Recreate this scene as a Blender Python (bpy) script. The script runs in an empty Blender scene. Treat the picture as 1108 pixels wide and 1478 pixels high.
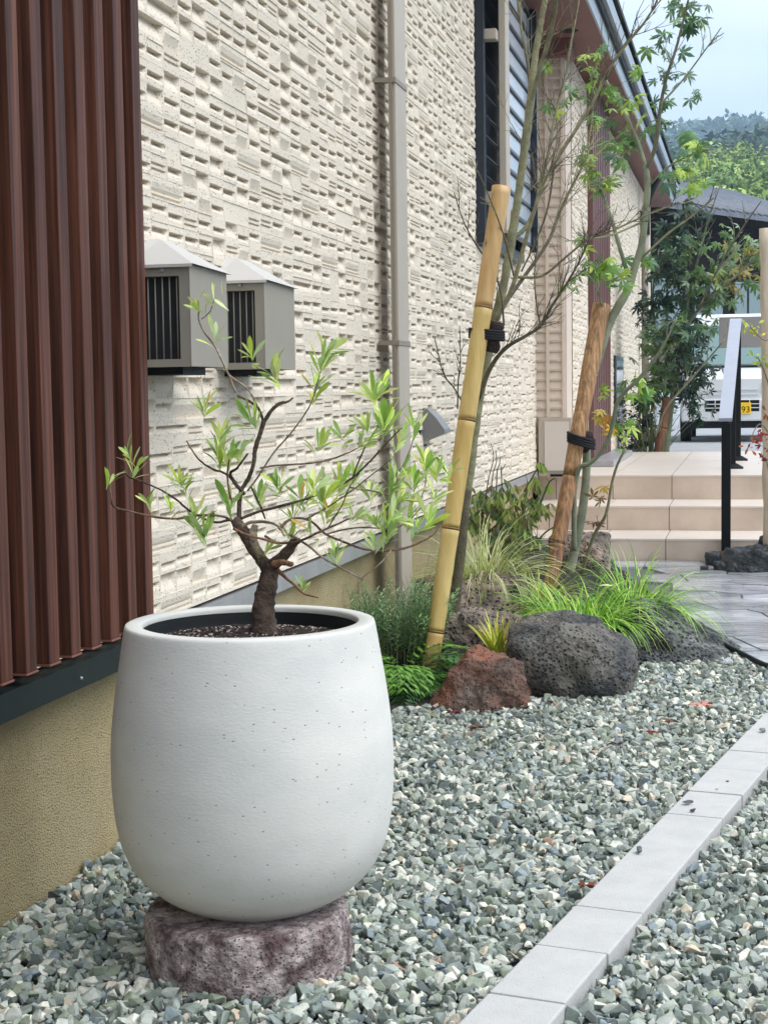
import bpy, bmesh, math, random
import numpy as np
from mathutils import Vector, Matrix, noise

random.seed(7); rng = np.random.default_rng(7)
C = bpy.context.scene.collection
SC = bpy.context.scene

# ------------------------------------------------------------ camera
F_PX, IW, IH = 2300.0, 1108.0, 1478.0
CAM = Vector((0, 0, 1.18))
PITCH, YAW, ROLL = math.radians(4.355), math.radians(12.909), math.radians(0.85)
FW = Vector((-math.sin(YAW)*math.cos(PITCH), math.cos(YAW)*math.cos(PITCH), -math.sin(PITCH)))
R0 = Vector((math.cos(YAW), math.sin(YAW), 0)); U0 = R0.cross(FW)
RT = math.cos(ROLL)*R0 - math.sin(ROLL)*U0
UP = math.sin(ROLL)*R0 + math.cos(ROLL)*U0
cd = bpy.data.cameras.new('camera'); cam = bpy.data.objects.new('camera', cd); C.objects.link(cam)
M = Matrix.Identity(4)
for i in range(3):
    M[i][0], M[i][1], M[i][2], M[i][3] = RT[i], UP[i], -FW[i], CAM[i]
cam.matrix_world = M
cd.sensor_fit = 'VERTICAL'; cd.sensor_height = 36; cd.lens = F_PX/IH*36
cd.clip_start = 0.05; cd.clip_end = 4000
SC.camera = cam

# ------------------------------------------------------------ sky, sun, exposure
SC.view_settings.view_transform = 'Standard'; SC.view_settings.look = 'None'
SC.view_settings.gamma = 1; SC.view_settings.exposure = 1.17
SC.cycles.volume_bounces = 2
SUN_AZ, SUN_EL = math.radians(94), math.radians(54)      # azimuth from +Y towards +X
w = bpy.data.worlds.new('World'); SC.world = w; w.use_nodes = True
nt = w.node_tree; N = nt.nodes; L = nt.links
bg = N['Background']
sky = N.new('ShaderNodeTexSky'); sky.sky_type = 'NISHITA'; sky.sun_disc = False
sky.sun_elevation = SUN_EL; sky.sun_rotation = SUN_AZ; sky.dust_density = 2.0
tc = N.new('ShaderNodeTexCoord'); mp = N.new('ShaderNodeMapping'); mp.inputs['Scale'].default_value = (1, 1, 2.6)
cn = N.new('ShaderNodeTexNoise'); cn.inputs['Scale'].default_value = 2.6; cn.inputs['Detail'].default_value = 6; cn.inputs['Roughness'].default_value = .55
cr = N.new('ShaderNodeValToRGB')
cr.color_ramp.elements[0].position = .40; cr.color_ramp.elements[0].color = (4.3, 5.0, 5.9, 1)
cr.color_ramp.elements[1].position = .70; cr.color_ramp.elements[1].color = (6.8, 7.0, 7.25, 1)
mx = N.new('ShaderNodeMix'); mx.data_type = 'RGBA'; mx.inputs['Factor'].default_value = .86
L.new(tc.outputs['Generated'], mp.inputs['Vector']); L.new(mp.outputs['Vector'], cn.inputs['Vector'])
L.new(cn.outputs['Fac'], cr.inputs['Fac']); L.new(sky.outputs['Color'], mx.inputs['A']); L.new(cr.outputs['Color'], mx.inputs['B'])
sz = N.new('ShaderNodeSeparateXYZ'); L.new(tc.outputs['Generated'], sz.inputs['Vector'])
zr = N.new('ShaderNodeMapRange'); zr.inputs['From Min'].default_value = .0; zr.inputs['From Max'].default_value = .9; zr.inputs['To Min'].default_value = .62; zr.inputs['To Max'].default_value = 1.75
L.new(sz.outputs['Z'], zr.inputs['Value'])
vm = N.new('ShaderNodeVectorMath'); vm.operation = 'SCALE'; L.new(mx.outputs['Result'], vm.inputs[0]); L.new(zr.outputs['Result'], vm.inputs['Scale'])
L.new(vm.outputs['Vector'], bg.inputs['Color']); bg.inputs['Strength'].default_value = 0.1
sl = bpy.data.lights.new('sun', 'SUN'); sl.energy = 1.1; sl.angle = math.radians(50); sl.color = (1, .965, .92)
so = bpy.data.objects.new('sun', sl); C.objects.link(so)
sd = Vector((math.sin(SUN_AZ)*math.cos(SUN_EL), math.cos(SUN_AZ)*math.cos(SUN_EL), math.sin(SUN_EL)))
so.rotation_euler = (-sd).to_track_quat('-Z', 'Y').to_euler()

# ------------------------------------------------------------ helpers
def ray(x, y):
    return FW + RT*((x-IW/2)/F_PX) - UP*((y-IH/2)/F_PX)
def at(x, y, Y):
    d = ray(x, y); return CAM + d*(Y/d.y)
def atx(x, y, X):
    d = ray(x, y); return CAM + d*(X/d.x)
def gz(x, y, z=0.0):
    d = ray(x, y); return CAM + d*((z-CAM.z)/d.z)
def pxm(Y): return Y/F_PX*1.03          # metres per photo pixel at depth Y

def lin(r, g, b):
    f = lambda c: (c/255/12.92) if c/255 <= .04045 else ((c/255+.055)/1.055)**2.4
    return (f(r), f(g), f(b))

class MB:
    def __init__(s): s.v = []; s.f = []; s.c = []; s.sm = []
    def add(s, vs, fs, col=(1, 1, 1), smooth=False):
        o = len(s.v); s.v += [tuple(v) for v in vs]
        for f in fs:
            s.f.append([o+i for i in f]); s.c.append(col); s.sm.append(smooth)
    def box(s, x0, x1, y0, y1, z0, z1, col=(1, 1, 1), b=0.0, mat=None):
        if b <= 0:
            vs = [(x, y, z) for x in (x0, x1) for y in (y0, y1) for z in (z0, z1)]
            fs = [(0, 1, 3, 2), (4, 6, 7, 5), (0, 4, 5, 1), (2, 3, 7, 6), (0, 2, 6, 4), (1, 5, 7, 3)]
        else:
            bm = bmesh.new(); bmesh.ops.create_cube(bm, size=1)
            for v in bm.verts:
                v.co = Vector(((x0+x1)/2+v.co.x*(x1-x0), (y0+y1)/2+v.co.y*(y1-y0), (z0+z1)/2+v.co.z*(z1-z0)))
            bmesh.ops.bevel(bm, geom=bm.edges[:], offset=b, segments=2, profile=.6, affect='EDGES')
            bm.verts.index_update(); vs = [v.co.copy() for v in bm.verts]; fs = [[v.index for v in f.verts] for f in bm.faces]; bm.free()
        if mat: vs = [mat @ Vector(v) for v in vs]
        s.add(vs, fs, col)
    def tube(s, pts, rad, n=8, col=(1, 1, 1), cap=True, smooth=True, wob=0):
        pts = [Vector(p) for p in pts]
        if not hasattr(rad, '__len__'): rad = [rad]*len(pts)
        vs, fs = [], []
        d0 = (pts[1]-pts[0]).normalized()
        a = d0.cross(Vector((0, 0, 1)))
        if a.length < .1: a = d0.cross(Vector((1, 0, 0)))
        a.normalize()
        for i, p in enumerate(pts):
            if i == 0: d = pts[1]-pts[0]
            elif i == len(pts)-1: d = pts[-1]-pts[-2]
            else: d = (pts[i+1]-pts[i]).normalized()+(pts[i]-pts[i-1]).normalized()
            if d.length < 1e-9: d = d0
            d.normalize(); a = (a-d*a.dot(d)).normalized(); b = d.cross(a)
            for k in range(n):
                t = 2*math.pi*k/n; r = rad[i]*(1+random.uniform(-wob, wob))
                vs.append(p+(a*math.cos(t)+b*math.sin(t))*r)
        for i in range(len(pts)-1):
            for k in range(n):
                k2 = (k+1) % n
                fs.append((i*n+k, i*n+k2, (i+1)*n+k2, (i+1)*n+k))
        if cap:
            fs.append(tuple(range(n-1, -1, -1))); fs.append(tuple((len(pts)-1)*n+k for k in range(n)))
        s.add(vs, fs, col, smooth)
    def lathe(s, prof, cx, cy, n=96, col=(1, 1, 1), smooth=True):
        vs = [(cx+r*math.cos(2*math.pi*k/n), cy+r*math.sin(2*math.pi*k/n), z) for r, z in prof for k in range(n)]
        fs = [(i*n+k, i*n+(k+1) % n, (i+1)*n+(k+1) % n, (i+1)*n+k) for i in range(len(prof)-1) for k in range(n)]
        s.add(vs, fs, col, smooth)
    def build(s, name, mat, parent=None):
        me = bpy.data.meshes.new(name); me.from_pydata(s.v, [], s.f); me.materials.append(mat)
        me.polygons.foreach_set('use_smooth', s.sm)
        ca = me.color_attributes.new('Col', 'FLOAT_COLOR', 'CORNER')
        n = np.array([len(f) for f in s.f]); cc = np.ones((len(s.f), 4), np.float32); cc[:, :3] = np.array(s.c, np.float32)[:, :3]
        ca.data.foreach_set('color', np.repeat(cc, n, axis=0).ravel())
        me.update()
        o = bpy.data.objects.new(name, me); C.objects.link(o)
        if parent: o.parent = parent
        return o

def spline(pts, k=4):
    """Catmull-Rom through vectors (any dimension)."""
    P = [np.array(p, float) for p in pts]
    if len(P) < 3: return P
    Q = [2*P[0]-P[1]]+P+[2*P[-1]-P[-2]]; out = []
    for i in range(1, len(Q)-2):
        for j in range(k):
            t = j/k
            out.append(.5*((2*Q[i])+(-Q[i-1]+Q[i+1])*t+(2*Q[i-1]-5*Q[i]+4*Q[i+1]-Q[i+2])*t*t+(-Q[i-1]+3*Q[i]-3*Q[i+1]+Q[i+2])*t**3))
    out.append(P[-1]); return out

def tag(o, label=None, cat=None, group=None, kind=None):
    if label: o['label'] = label
    if cat: o['category'] = cat
    if group: o['group'] = group
    if kind: o['kind'] = kind
    return o
def thing(name, label, cat, loc=(0, 0, 0), group=None):
    o = bpy.data.objects.new(name, None); C.objects.link(o); o.empty_display_size = .1
    return tag(o, label, cat, group)

# ------------------------------------------------------------ materials
def mat(name, col, rough=.6, var=0.0, vscale=8.0, bump=0.0, bscale=60.0, vcol=False, metal=0.0, spec=.5,
        trans=0.0, col2=None, pit=None, stretch=None, sub=0.0, detail=6, bdist=.01, coat=0):
    m = bpy.data.materials.new(name); m.use_nodes = True
    t = m.node_tree; n = t.nodes; l = t.links; b = n['Principled BSDF']
    b.inputs['Roughness'].default_value = rough; b.inputs['Metallic'].default_value = metal
    b.inputs['Specular IOR Level'].default_value = spec
    if coat: b.inputs['Coat Weight'].default_value = coat; b.inputs['Coat Roughness'].default_value = .1
    tcn = n.new('ShaderNodeTexCoord'); src = tcn.outputs['Object']
    if stretch:
        mpn = n.new('ShaderNodeMapping'); mpn.inputs['Scale'].default_value = stretch; l.new(src, mpn.inputs['Vector']); src = mpn.outputs['Vector']
    cur = None
    def rgb(c):
        r = n.new('ShaderNodeRGB'); r.outputs[0].default_value = (*c, 1); return r.outputs[0]
    cur = rgb(col)
    def mix(fac, a, bb, mode='MIX'):
        x = n.new('ShaderNodeMix'); x.data_type = 'RGBA'; x.blend_type = mode
        if isinstance(fac, (int, float)): x.inputs['Factor'].default_value = fac
        else: l.new(fac, x.inputs['Factor'])
        l.new(a, x.inputs['A']); l.new(bb, x.inputs['B']); return x.outputs['Result']
    if col2 is not None:
        nz = n.new('ShaderNodeTexNoise'); nz.inputs['Scale'].default_value = vscale*.6; nz.inputs['Detail'].default_value = detail; nz.inputs['Roughness'].default_value = .6
        l.new(src, nz.inputs['Vector'])
        rp = n.new('ShaderNodeMapRange'); rp.inputs['From Min'].default_value = .38; rp.inputs['From Max'].default_value = .62; l.new(nz.outputs['Fac'], rp.inputs['Value'])
        cur = mix(rp.outputs['Result'], cur, rgb(col2))
    if vcol:
        at_ = n.new('ShaderNodeAttribute'); at_.attribute_name = 'Col'
        cur = mix(1.0, cur, at_.outputs['Color'], 'MULTIPLY')
    if var > 0:
        nz = n.new('ShaderNodeTexNoise'); nz.inputs['Scale'].default_value = vscale; nz.inputs['Detail'].default_value = detail; nz.inputs['Roughness'].default_value = .65
        l.new(src, nz.inputs['Vector'])
        rp = n.new('ShaderNodeMapRange'); rp.inputs['From Min'].default_value = .3; rp.inputs['From Max'].default_value = .7
        rp.inputs['To Min'].default_value = 1-var; rp.inputs['To Max'].default_value = 1+var; l.new(nz.outputs['Fac'], rp.inputs['Value'])
        cb = n.new('ShaderNodeCombineColor')
        for k in range(3): l.new(rp.outputs['Result'], cb.inputs[k])
        cur = mix(1.0, cur, cb.outputs['Color'], 'MULTIPLY')
    hgt = None
    if bump > 0:
        bz = n.new('ShaderNodeTexNoise'); bz.inputs['Scale'].default_value = bscale; bz.inputs['Detail'].default_value = 5; l.new(src, bz.inputs['Vector']); hgt = bz.outputs['Fac']
    if pit:   # (scale, radius, strength, dark colour)
        vz = n.new('ShaderNodeTexVoronoi'); vz.inputs['Scale'].default_value = pit[0]; l.new(src, vz.inputs['Vector'])
        # distort cells and randomly drop most of them
        rp = n.new('ShaderNodeMapRange'); rp.inputs['From Min'].default_value = pit[1]*.5; rp.inputs['From Max'].default_value = pit[1]
        l.new(vz.outputs['Distance'], rp.inputs['Value'])
        sp = n.new('ShaderNodeSeparateColor'); l.new(vz.outputs['Color'], sp.inputs['Color'])
        gt = n.new('ShaderNodeMath'); gt.operation = 'GREATER_THAN'; gt.inputs[1].default_value = pit[4]; l.new(sp.outputs['Red'], gt.inputs[0])
        mxm = n.new('ShaderNodeMath'); mxm.operation = 'MAXIMUM'; l.new(rp.outputs['Result'], mxm.inputs[0]); l.new(gt.outputs[0], mxm.inputs[1])
        cur = mix(mxm.outputs[0], rgb(pit[3]), cur)
        mu = n.new('ShaderNodeMath'); mu.operation = 'MULTIPLY'; mu.inputs[1].default_value = pit[2]; l.new(mxm.outputs[0], mu.inputs[0])
        if hgt is not None:
            ad = n.new('ShaderNodeMath'); ad.operation = 'ADD'; l.new(hgt, ad.inputs[0]); l.new(mu.outputs[0], ad.inputs[1]); hgt = ad.outputs[0]
        else: hgt = mu.outputs[0]
    if hgt is not None:
        bn = n.new('ShaderNodeBump'); bn.inputs['Strength'].default_value = bump if bump > 0 else .5; bn.inputs['Distance'].default_value = bdist
        l.new(hgt, bn.inputs['Height']); l.new(bn.outputs['Normal'], b.inputs['Normal'])
    l.new(cur, b.inputs['Base Color'])
    if trans > 0:
        tr = n.new('ShaderNodeBsdfTranslucent'); l.new(cur, tr.inputs['Color'])
        ms = n.new('ShaderNodeMixShader'); ms.inputs['Fac'].default_value = trans
        out = n['Material Output']; l.new(b.outputs[0], ms.inputs[1]); l.new(tr.outputs[0], ms.inputs[2]); l.new(ms.outputs[0], out.inputs['Surface'])
    return m

m_siding = mat('siding', (.725, .645, .53), .85, var=.05, vscale=1.2, bump=.7, bscale=260, bdist=.005, pit=(85, .27, 1.1, (.36, .32, .25), .55), vcol=True)
m_lap = mat('lap_siding', (.62, .52, .43), .75, var=.05, vscale=5, bump=.2, bscale=120, bdist=.004)
m_stucco = mat('stucco', lin(176, 158, 114), .92, var=.14, vscale=3, bump=1.0, bscale=210, bdist=.010, col2=lin(184, 168, 130), pit=(170, .33, .5, lin(112, 102, 72), .6))
m_stucco_pale = mat('stucco_pale', lin(188, 180, 160), .92, var=.1, vscale=3, bump=.9, bscale=140, bdist=.01)
m_trim_dark = mat('dark_trim', (.008, .014, .012), .55, var=.2, vscale=20, spec=.3)
m_trim = mat('metal_trim', (.34, .34, .35), .35, metal=.2, var=.15, vscale=9)
m_beige_metal = mat('beige_metal', lin(138, 127, 114), .45, var=.04, vscale=6)
m_beige_light = mat('beige_metal_pale', lin(176, 165, 150), .45, var=.04, vscale=6)
m_roofmetal = mat('hood_metal', lin(196, 193, 188), .42, var=.03, vscale=6)
m_hood = mat('hood_body', lin(146, 140, 128), .6, spec=.3, var=.05, vscale=8)
m_black = mat('black_paint', (.005, .006, .007), .5, spec=.2, var=.1, vscale=12)
m_mesh = mat('dark_mesh', (.010, .012, .016), .6, var=.5, vscale=40, bump=.4, bscale=700, bdist=.002)
m_wood = mat('brown_batten', lin(104, 63, 47), .55, spec=.25, stretch=(34, 34, .7), var=.4, vscale=2.6, col2=lin(58, 33, 26), bump=.12, bscale=10, bdist=.002)
m_wood_cap = mat('batten_cap', lin(128, 78, 66), .5, var=.1, vscale=20)
m_mauve = mat('mauve_panel', lin(104, 68, 64), .5, stretch=(14, 14, .6), var=.14, vscale=2)
m_soffit = mat('soffit_panel', lin(120, 78, 70), .6, var=.08, vscale=4)
m_gutter = mat('gutter', lin(148, 160, 168), .32, var=.06, vscale=4, metal=.25)
m_navy = mat('navy_frame', (.010, .018, .032), .3, var=.1, vscale=10)
m_glass = mat('window_glass', (.025, .035, .045), .04, spec=1.0, metal=.0)
def glass_boost(m):
    b = m.node_tree.nodes['Principled BSDF']; b.inputs['IOR'].default_value = 2.6
glass_boost(m_glass)
m_pot = mat('cement', lin(217, 215, 207), .8, var=.04, vscale=5, col2=lin(206, 205, 199), bump=.22, bscale=120, bdist=.003, pit=(56, .19, 2.4, lin(140, 140, 134), .25), stretch=(1, 1, 2.1))
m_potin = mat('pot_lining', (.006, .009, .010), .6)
m_soil = mat('soil', (.040, .022, .016), .95, var=.6, vscale=60, bump=1, bscale=120, bdist=.015, vcol=True)
m_earth = mat('garden_soil', (.022, .017, .013), .95, var=.5, vscale=25, bump=1, bscale=60, bdist=.03)
m_granite = mat('granite', lin(180, 166, 163), .9, var=.6, vscale=34, col2=lin(96, 76, 76), detail=10, bump=.9, bscale=70, bdist=.02, pit=(150, .34, .5, (.06, .05, .045), .5))
m_lava = mat('lava_rock', lin(122, 116, 104), .75, var=.6, vscale=6, col2=lin(60, 62, 63), bump=1.0, bscale=38, bdist=.04, pit=(70, .42, .9, (.02, .021, .022), .6), detail=9)
m_lava2 = mat('lava_rock_grey', lin(124, 126, 122), .85, var=.45, vscale=14, col2=lin(40, 42, 44), bump=1.0, bscale=60, bdist=.03, pit=(60, .48, 1.1, (.012, .013, .014), .75))
m_redrock = mat('red_rock', lin(136, 86, 64), .9, var=.5, vscale=6, col2=lin(92, 78, 70), detail=9, bump=1.0, bscale=50, bdist=.03, pit=(90, .36, .6, (.03, .015, .012), .35))
m_brownrock = mat('brown_rock', lin(154, 136, 120), .9, var=.4, vscale=12, col2=lin(94, 84, 78), bump=1.0, bscale=50, bdist=.03, pit=(55, .42, .7, (.02, .018, .016), .6))
m_coal = mat('black_rock', (.018, .022, .024), .45, var=.4, vscale=14, bump=.8, bscale=30, bdist=.03)
m_gravel = mat('gravel', (1, 1, 1), .68, var=.22, vscale=55, bump=.35, bscale=150, bdist=.004, vcol=True)
m_gravelbed = mat('gravel_bed', (.075, .082, .08), .9, var=.5, vscale=40, bump=1, bscale=50, bdist=.04)
m_kerb = mat('kerb', lin(182, 181, 178), .8, var=.07, vscale=14, bump=.35, bscale=220, bdist=.004, pit=(120, .16, .5, lin(120, 116, 112), .3))
m_tile = mat('step_tile', lin(210, 192, 174), .42, var=.07, vscale=4, col2=lin(192, 173, 155), bump=.05, bscale=60, detail=10)
m_tiletop = mat('step_tread', lin(212, 200, 188), .35, var=.06, vscale=4, detail=10)
m_joint = mat('tile_joint', lin(110, 98, 90), .8)
m_slate = mat('slate', lin(190, 193, 196), .16, var=.22, vscale=3, col2=lin(146, 150, 156), bump=.35, bscale=9, bdist=.02, detail=9, stretch=(1, 1.6, 1), vcol=True)
m_bamboo = mat('bamboo_skin', lin(206, 184, 134), .42, var=.12, vscale=3, col2=lin(186, 160, 104), bump=.1, bscale=20, stretch=(9, 9, 1.2), vcol=True)
m_bamboo_old = mat('weathered_bamboo', lin(178, 140, 98), .55, var=.4, vscale=2.4, stretch=(46, 46, 2.2), bump=.5, bscale=4, col2=lin(122, 90, 64), vcol=True)
m_twine = mat('palm_rope', (.006, .006, .007), .85, bump=.8, bscale=200, bdist=.004)
m_wrap = mat('hemp_wrap', (.035, .018, .018), .95, var=.5, vscale=60, bump=1, bscale=160, bdist=.01)
m_bark_olive = mat('bark_grey_green', lin(112, 110, 88), .85, var=.3, vscale=3, stretch=(6, 6, 9), col2=lin(132, 132, 104), bump=.8, bscale=16, bdist=.006, vcol=True)
m_bark_maple = mat('bark_green', lin(112, 118, 94), .75, var=.35, vscale=9, col2=lin(136, 138, 118), bump=.6, bscale=40, bdist=.005, vcol=True)
m_bark_pot = mat('bark_dark', lin(84, 70, 60), .9, col2=lin(128, 116, 104), var=.5, vscale=34, bump=1, bscale=120, bdist=.008, vcol=True)
m_leaf = mat('leaf', (1.12, 1.12, 1.1), .42, vcol=True, trans=.33, var=.12, vscale=60)
m_leafm = mat('maple_leaf', (1, 1, 1), .5, vcol=True, trans=.3)
m_grassb = mat('grass_blade', (1, 1, 1), .45, vcol=True, trans=.25)
m_hill = mat('hill_woods', (1, 1, 1), .9, vcol=True, var=.35, vscale=.25)
m_asphalt = mat('asphalt', (.30, .31, .32), .85, var=.15, vscale=3, bump=.3, bscale=90)
m_vanw = mat('white_car_paint', (.72, .73, .74), .25, coat=.5)
m_vang = mat('windscreen', (.10, .2, .2), .05, spec=1)
m_tyre = mat('tyre', (.012, .012, .013), .7)
m_yellow = mat('plate_yellow', lin(250, 200, 20), .4)
m_lamp = mat('headlamp', (.6, .62, .63), .1)
m_kawara = mat('roof_tile', lin(98, 103, 112), .45, var=.2, vscale=3, bump=.5, bscale=8, bdist=.05)
m_darkwood = mat('dark_timber', (.014, .010, .009), .9, spec=.1)
m_pale = mat('pale_wood', lin(206, 190, 166), .7, var=.12, vscale=3, stretch=(20, 20, 2), col2=lin(190, 172, 150))
m_board = mat('grey_board', lin(150, 146, 142), .5, var=.04, vscale=5)
m_rail = mat('rail_top', lin(156, 160, 172), .45, var=.05, vscale=8)
m_white = mat('white_plastic', (.75, .75, .74), .5)
m_deadleaf = mat('dead_leaf', (1, 1, 1), .8, vcol=True)
m_louvre = mat('sky_toned_glass', lin(182, 190, 198), .16, spec=.8, var=.12, vscale=2.2)  # pale blue-grey base colour stands in for sky reflected in the louvres
m_door = mat('door_glass', (.05, .06, .07), .08, spec=1)

# ------------------------------------------------------------ ground
def sheet(name, pts, z, m, kind='structure'):
    b = MB(); b.add([(x, y, z) for x, y in pts], [tuple(range(len(pts)))]); o = b.build(name, m); o['kind'] = kind; return o
sheet('ground', [(-2500, -400), (2500, -400), (2500, 3000), (-2500, 3000)], -.06, m_gravelbed)
b = MB(); b.box(-1.34, 60, 16.5, 120, -.3, .37); o = b.build('road', m_asphalt); o['kind'] = 'structure'

# planting bed: mounded dark soil
def bed_height(x, y):
    t = max(0, min(1, (-.35-x)/.6))*max(0, min(1, (y-5.75)/.9))*max(0, min(1, (10.9-y)/.5+.3))
    return .01+.13*t+.02*noise.noise(Vector((x*4, y*4, 0)))
b = MB(); nx, ny = 40, 110; vs = []
for j in range(ny+1):
    for i in range(nx+1):
        y = 5.42+5.32*j/ny
        xr = float(np.interp(y, (5.42, 5.6, 5.8, 6.05, 6.5, 7, 9.06, 10.74), (-1.3, -1.1, -.85, -.55, -.42, -.36, -.50, -1.0)))
        x = -1.6+(xr+1.6)*i/nx
        e = min(1, (nx-i)/4, j/3)
        vs.append((x, y, -.05+e*(bed_height(x, y)+.05)))
b.add(vs, [(j*(nx+1)+i, j*(nx+1)+i+1, (j+1)*(nx+1)+i+1, (j+1)*(nx+1)+i) for j in range(ny) for i in range(nx)], smooth=True)
o = b.build('garden_bed', m_earth); o['kind'] = 'structure'

# slate patio: irregular wet flagstones
patio = [(.6, 5.9), (3.2, 6.2), (3.2, 10.74), (-1.2, 10.74), (-.80, 10.2), (-.52, 9.06), (-.34, 8.2), (-.25, 7.36), (-.06, 7.0), (.09, 6.68)]
b = MB()
cells = []
for j in range(13):
    for i in range(14):
        cells.append((-1.2+.34*(i+.5)+.11*math.sin(j*2.3+i)+(.17 if j % 2 else 0), 5.9+.41*(j+.5)+random.uniform(-.12, .12)))
def inside(p, poly):
    r = False
    for k in range(len(poly)):
        (x1, y1), (x2, y2) = poly[k], poly[k-1]
        if (y1 > p[1]) != (y2 > p[1]) and p[0] < (x2-x1)*(p[1]-y1)/(y2-y1)+x1: r = not r
    return r
def clip(poly, px, py, nx_, ny_):
    out = []
    for k in range(len(poly)):
        a, c = poly[k-1], poly[k]
        da = (a[0]-px)*nx_+(a[1]-py)*ny_; dc = (c[0]-px)*nx_+(c[1]-py)*ny_
        if da <= 0: out.append(a)
        if (da < 0) != (dc < 0) and abs(da-dc) > 1e-9:
            t = da/(da-dc); out.append((a[0]+(c[0]-a[0])*t, a[1]+(c[1]-a[1])*t))
    return out
for i, c0 in enumerate(cells):
    poly = [(c0[0]-.6, c0[1]-.6), (c0[0]+.6, c0[1]-.6), (c0[0]+.6, c0[1]+.6), (c0[0]-.6, c0[1]+.6)]
    for j, c1 in enumerate(cells):
        if i == j: continue
        dx, dy = c1[0]-c0[0], c1[1]-c0[1]; dd = math.hypot(dx, dy)
        if dd > 1.3: continue
        poly = clip(poly, c0[0]+dx*(.5-.006/dd), c0[1]+dy*(.5-.006/dd), dx, dy)
        if len(poly) < 3: break
    if len(poly) < 3 or not inside(c0, patio): continue
    poly = [(x, min(y, 10.74)) for x, y in poly]
    z = .018+random.uniform(-.003, .004); tx, ty = random.uniform(-.012, .012), random.uniform(-.012, .012); g = random.uniform(.72, 1.2)
    col = (g*random.uniform(.97, 1.06), g, g*random.uniform(.97, 1.05)); n_ = len(poly)
    zz = [z+(x-c0[0])*tx+(y-c0[1])*ty for x, y in poly]
    b.add([(x, y, q) for (x, y), q in zip(poly, zz)]+[(x, y, -.05) for x, y in poly], [tuple(range(n_))]+[(k, k+n_, (k+1) % n_+n_, (k+1) % n_) for k in range(n_)], col)
o = b.build('slate_path', m_slate); o['kind'] = 'structure'
b = MB(); b.add([(x, y, .004) for x, y in patio], [tuple(range(len(patio)))], (.3, .3, .3)); o = b.build('path_mortar', mat('mortar', (.10, .105, .11), .4, var=.3, vscale=20)); o['kind'] = 'structure'
# dark edging strip between gravel and slate
b = MB(); eg = spline([(1.4, 5.95, .02), (.6, 6.05, .02), (.30, 6.35, .02), (.09, 6.66, .025), (-.03, 6.93, .035), (-.10, 7.05, .05)], 5)
b.tube(eg, .012, 8); tag(b.build('edging_strip', m_black), 'thin black edging strip curving between the gravel and the slate path', 'garden edging')

# kerb frame: left edge line of the kerb top
KL0, KL1 = Vector((-.504, 2.725)), Vector((.03, 5.458)); kdir = (KL1-KL0).normalized(); kn = Vector((kdir.y, -kdir.x)); KW = .15
def kpt(s, o_): p = KL0+kdir*s+kn*o_; return p
def kside(x, y): d = Vector((x, y))-KL0; return d.dot(kn)

# ------------------------------------------------------------ gravel (uncountable): crushed stones as one mesh
def hull_variants(n):
    out = []
    for k in range(n):
        bm = bmesh.new()
        ax = (random.uniform(.8, 1.15), random.uniform(.6, .9), random.uniform(.45, .75))
        for q in range(random.randint(9, 13)):
            v = Vector((random.gauss(0, 1), random.gauss(0, 1), random.gauss(0, 1))).normalized()*random.uniform(.85, 1.05)
            bm.verts.new((v.x*ax[0], v.y*ax[1], v.z*ax[2]))
        bmesh.ops.convex_hull(bm, input=bm.verts[:])
        bmesh.ops.bevel(bm, geom=bm.edges[:], offset=.03, segments=1, affect='EDGES')
        bmesh.ops.triangulate(bm, faces=bm.faces[:])
        bm.verts.index_update()
        out.append((np.array([v.co[:] for v in bm.verts], np.float32), np.array([[v.index for v in f.verts] for f in bm.faces], np.int32))); bm.free()
    return out
HV = hull_variants(16)
PAL = [(lin(168, 176, 172), 5), (lin(142, 152, 148), 6), (lin(118, 130, 126), 5), (lin(98, 110, 106), 2.6), (lin(190, 194, 186), 4), (lin(206, 206, 198), 1.2),
       (lin(176, 170, 154), .7), (lin(196, 184, 166), .3), (lin(130, 142, 128), 3), (lin(78, 88, 88), 1.0), (lin(150, 122, 104), .10), (lin(120, 134, 142), 2.2)]
pw = np.array([p[1] for p in PAL]); pw = pw/pw.sum(); pc = np.array([p[0] for p in PAL])*np.array([1.05, 1.0, .93])
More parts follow.
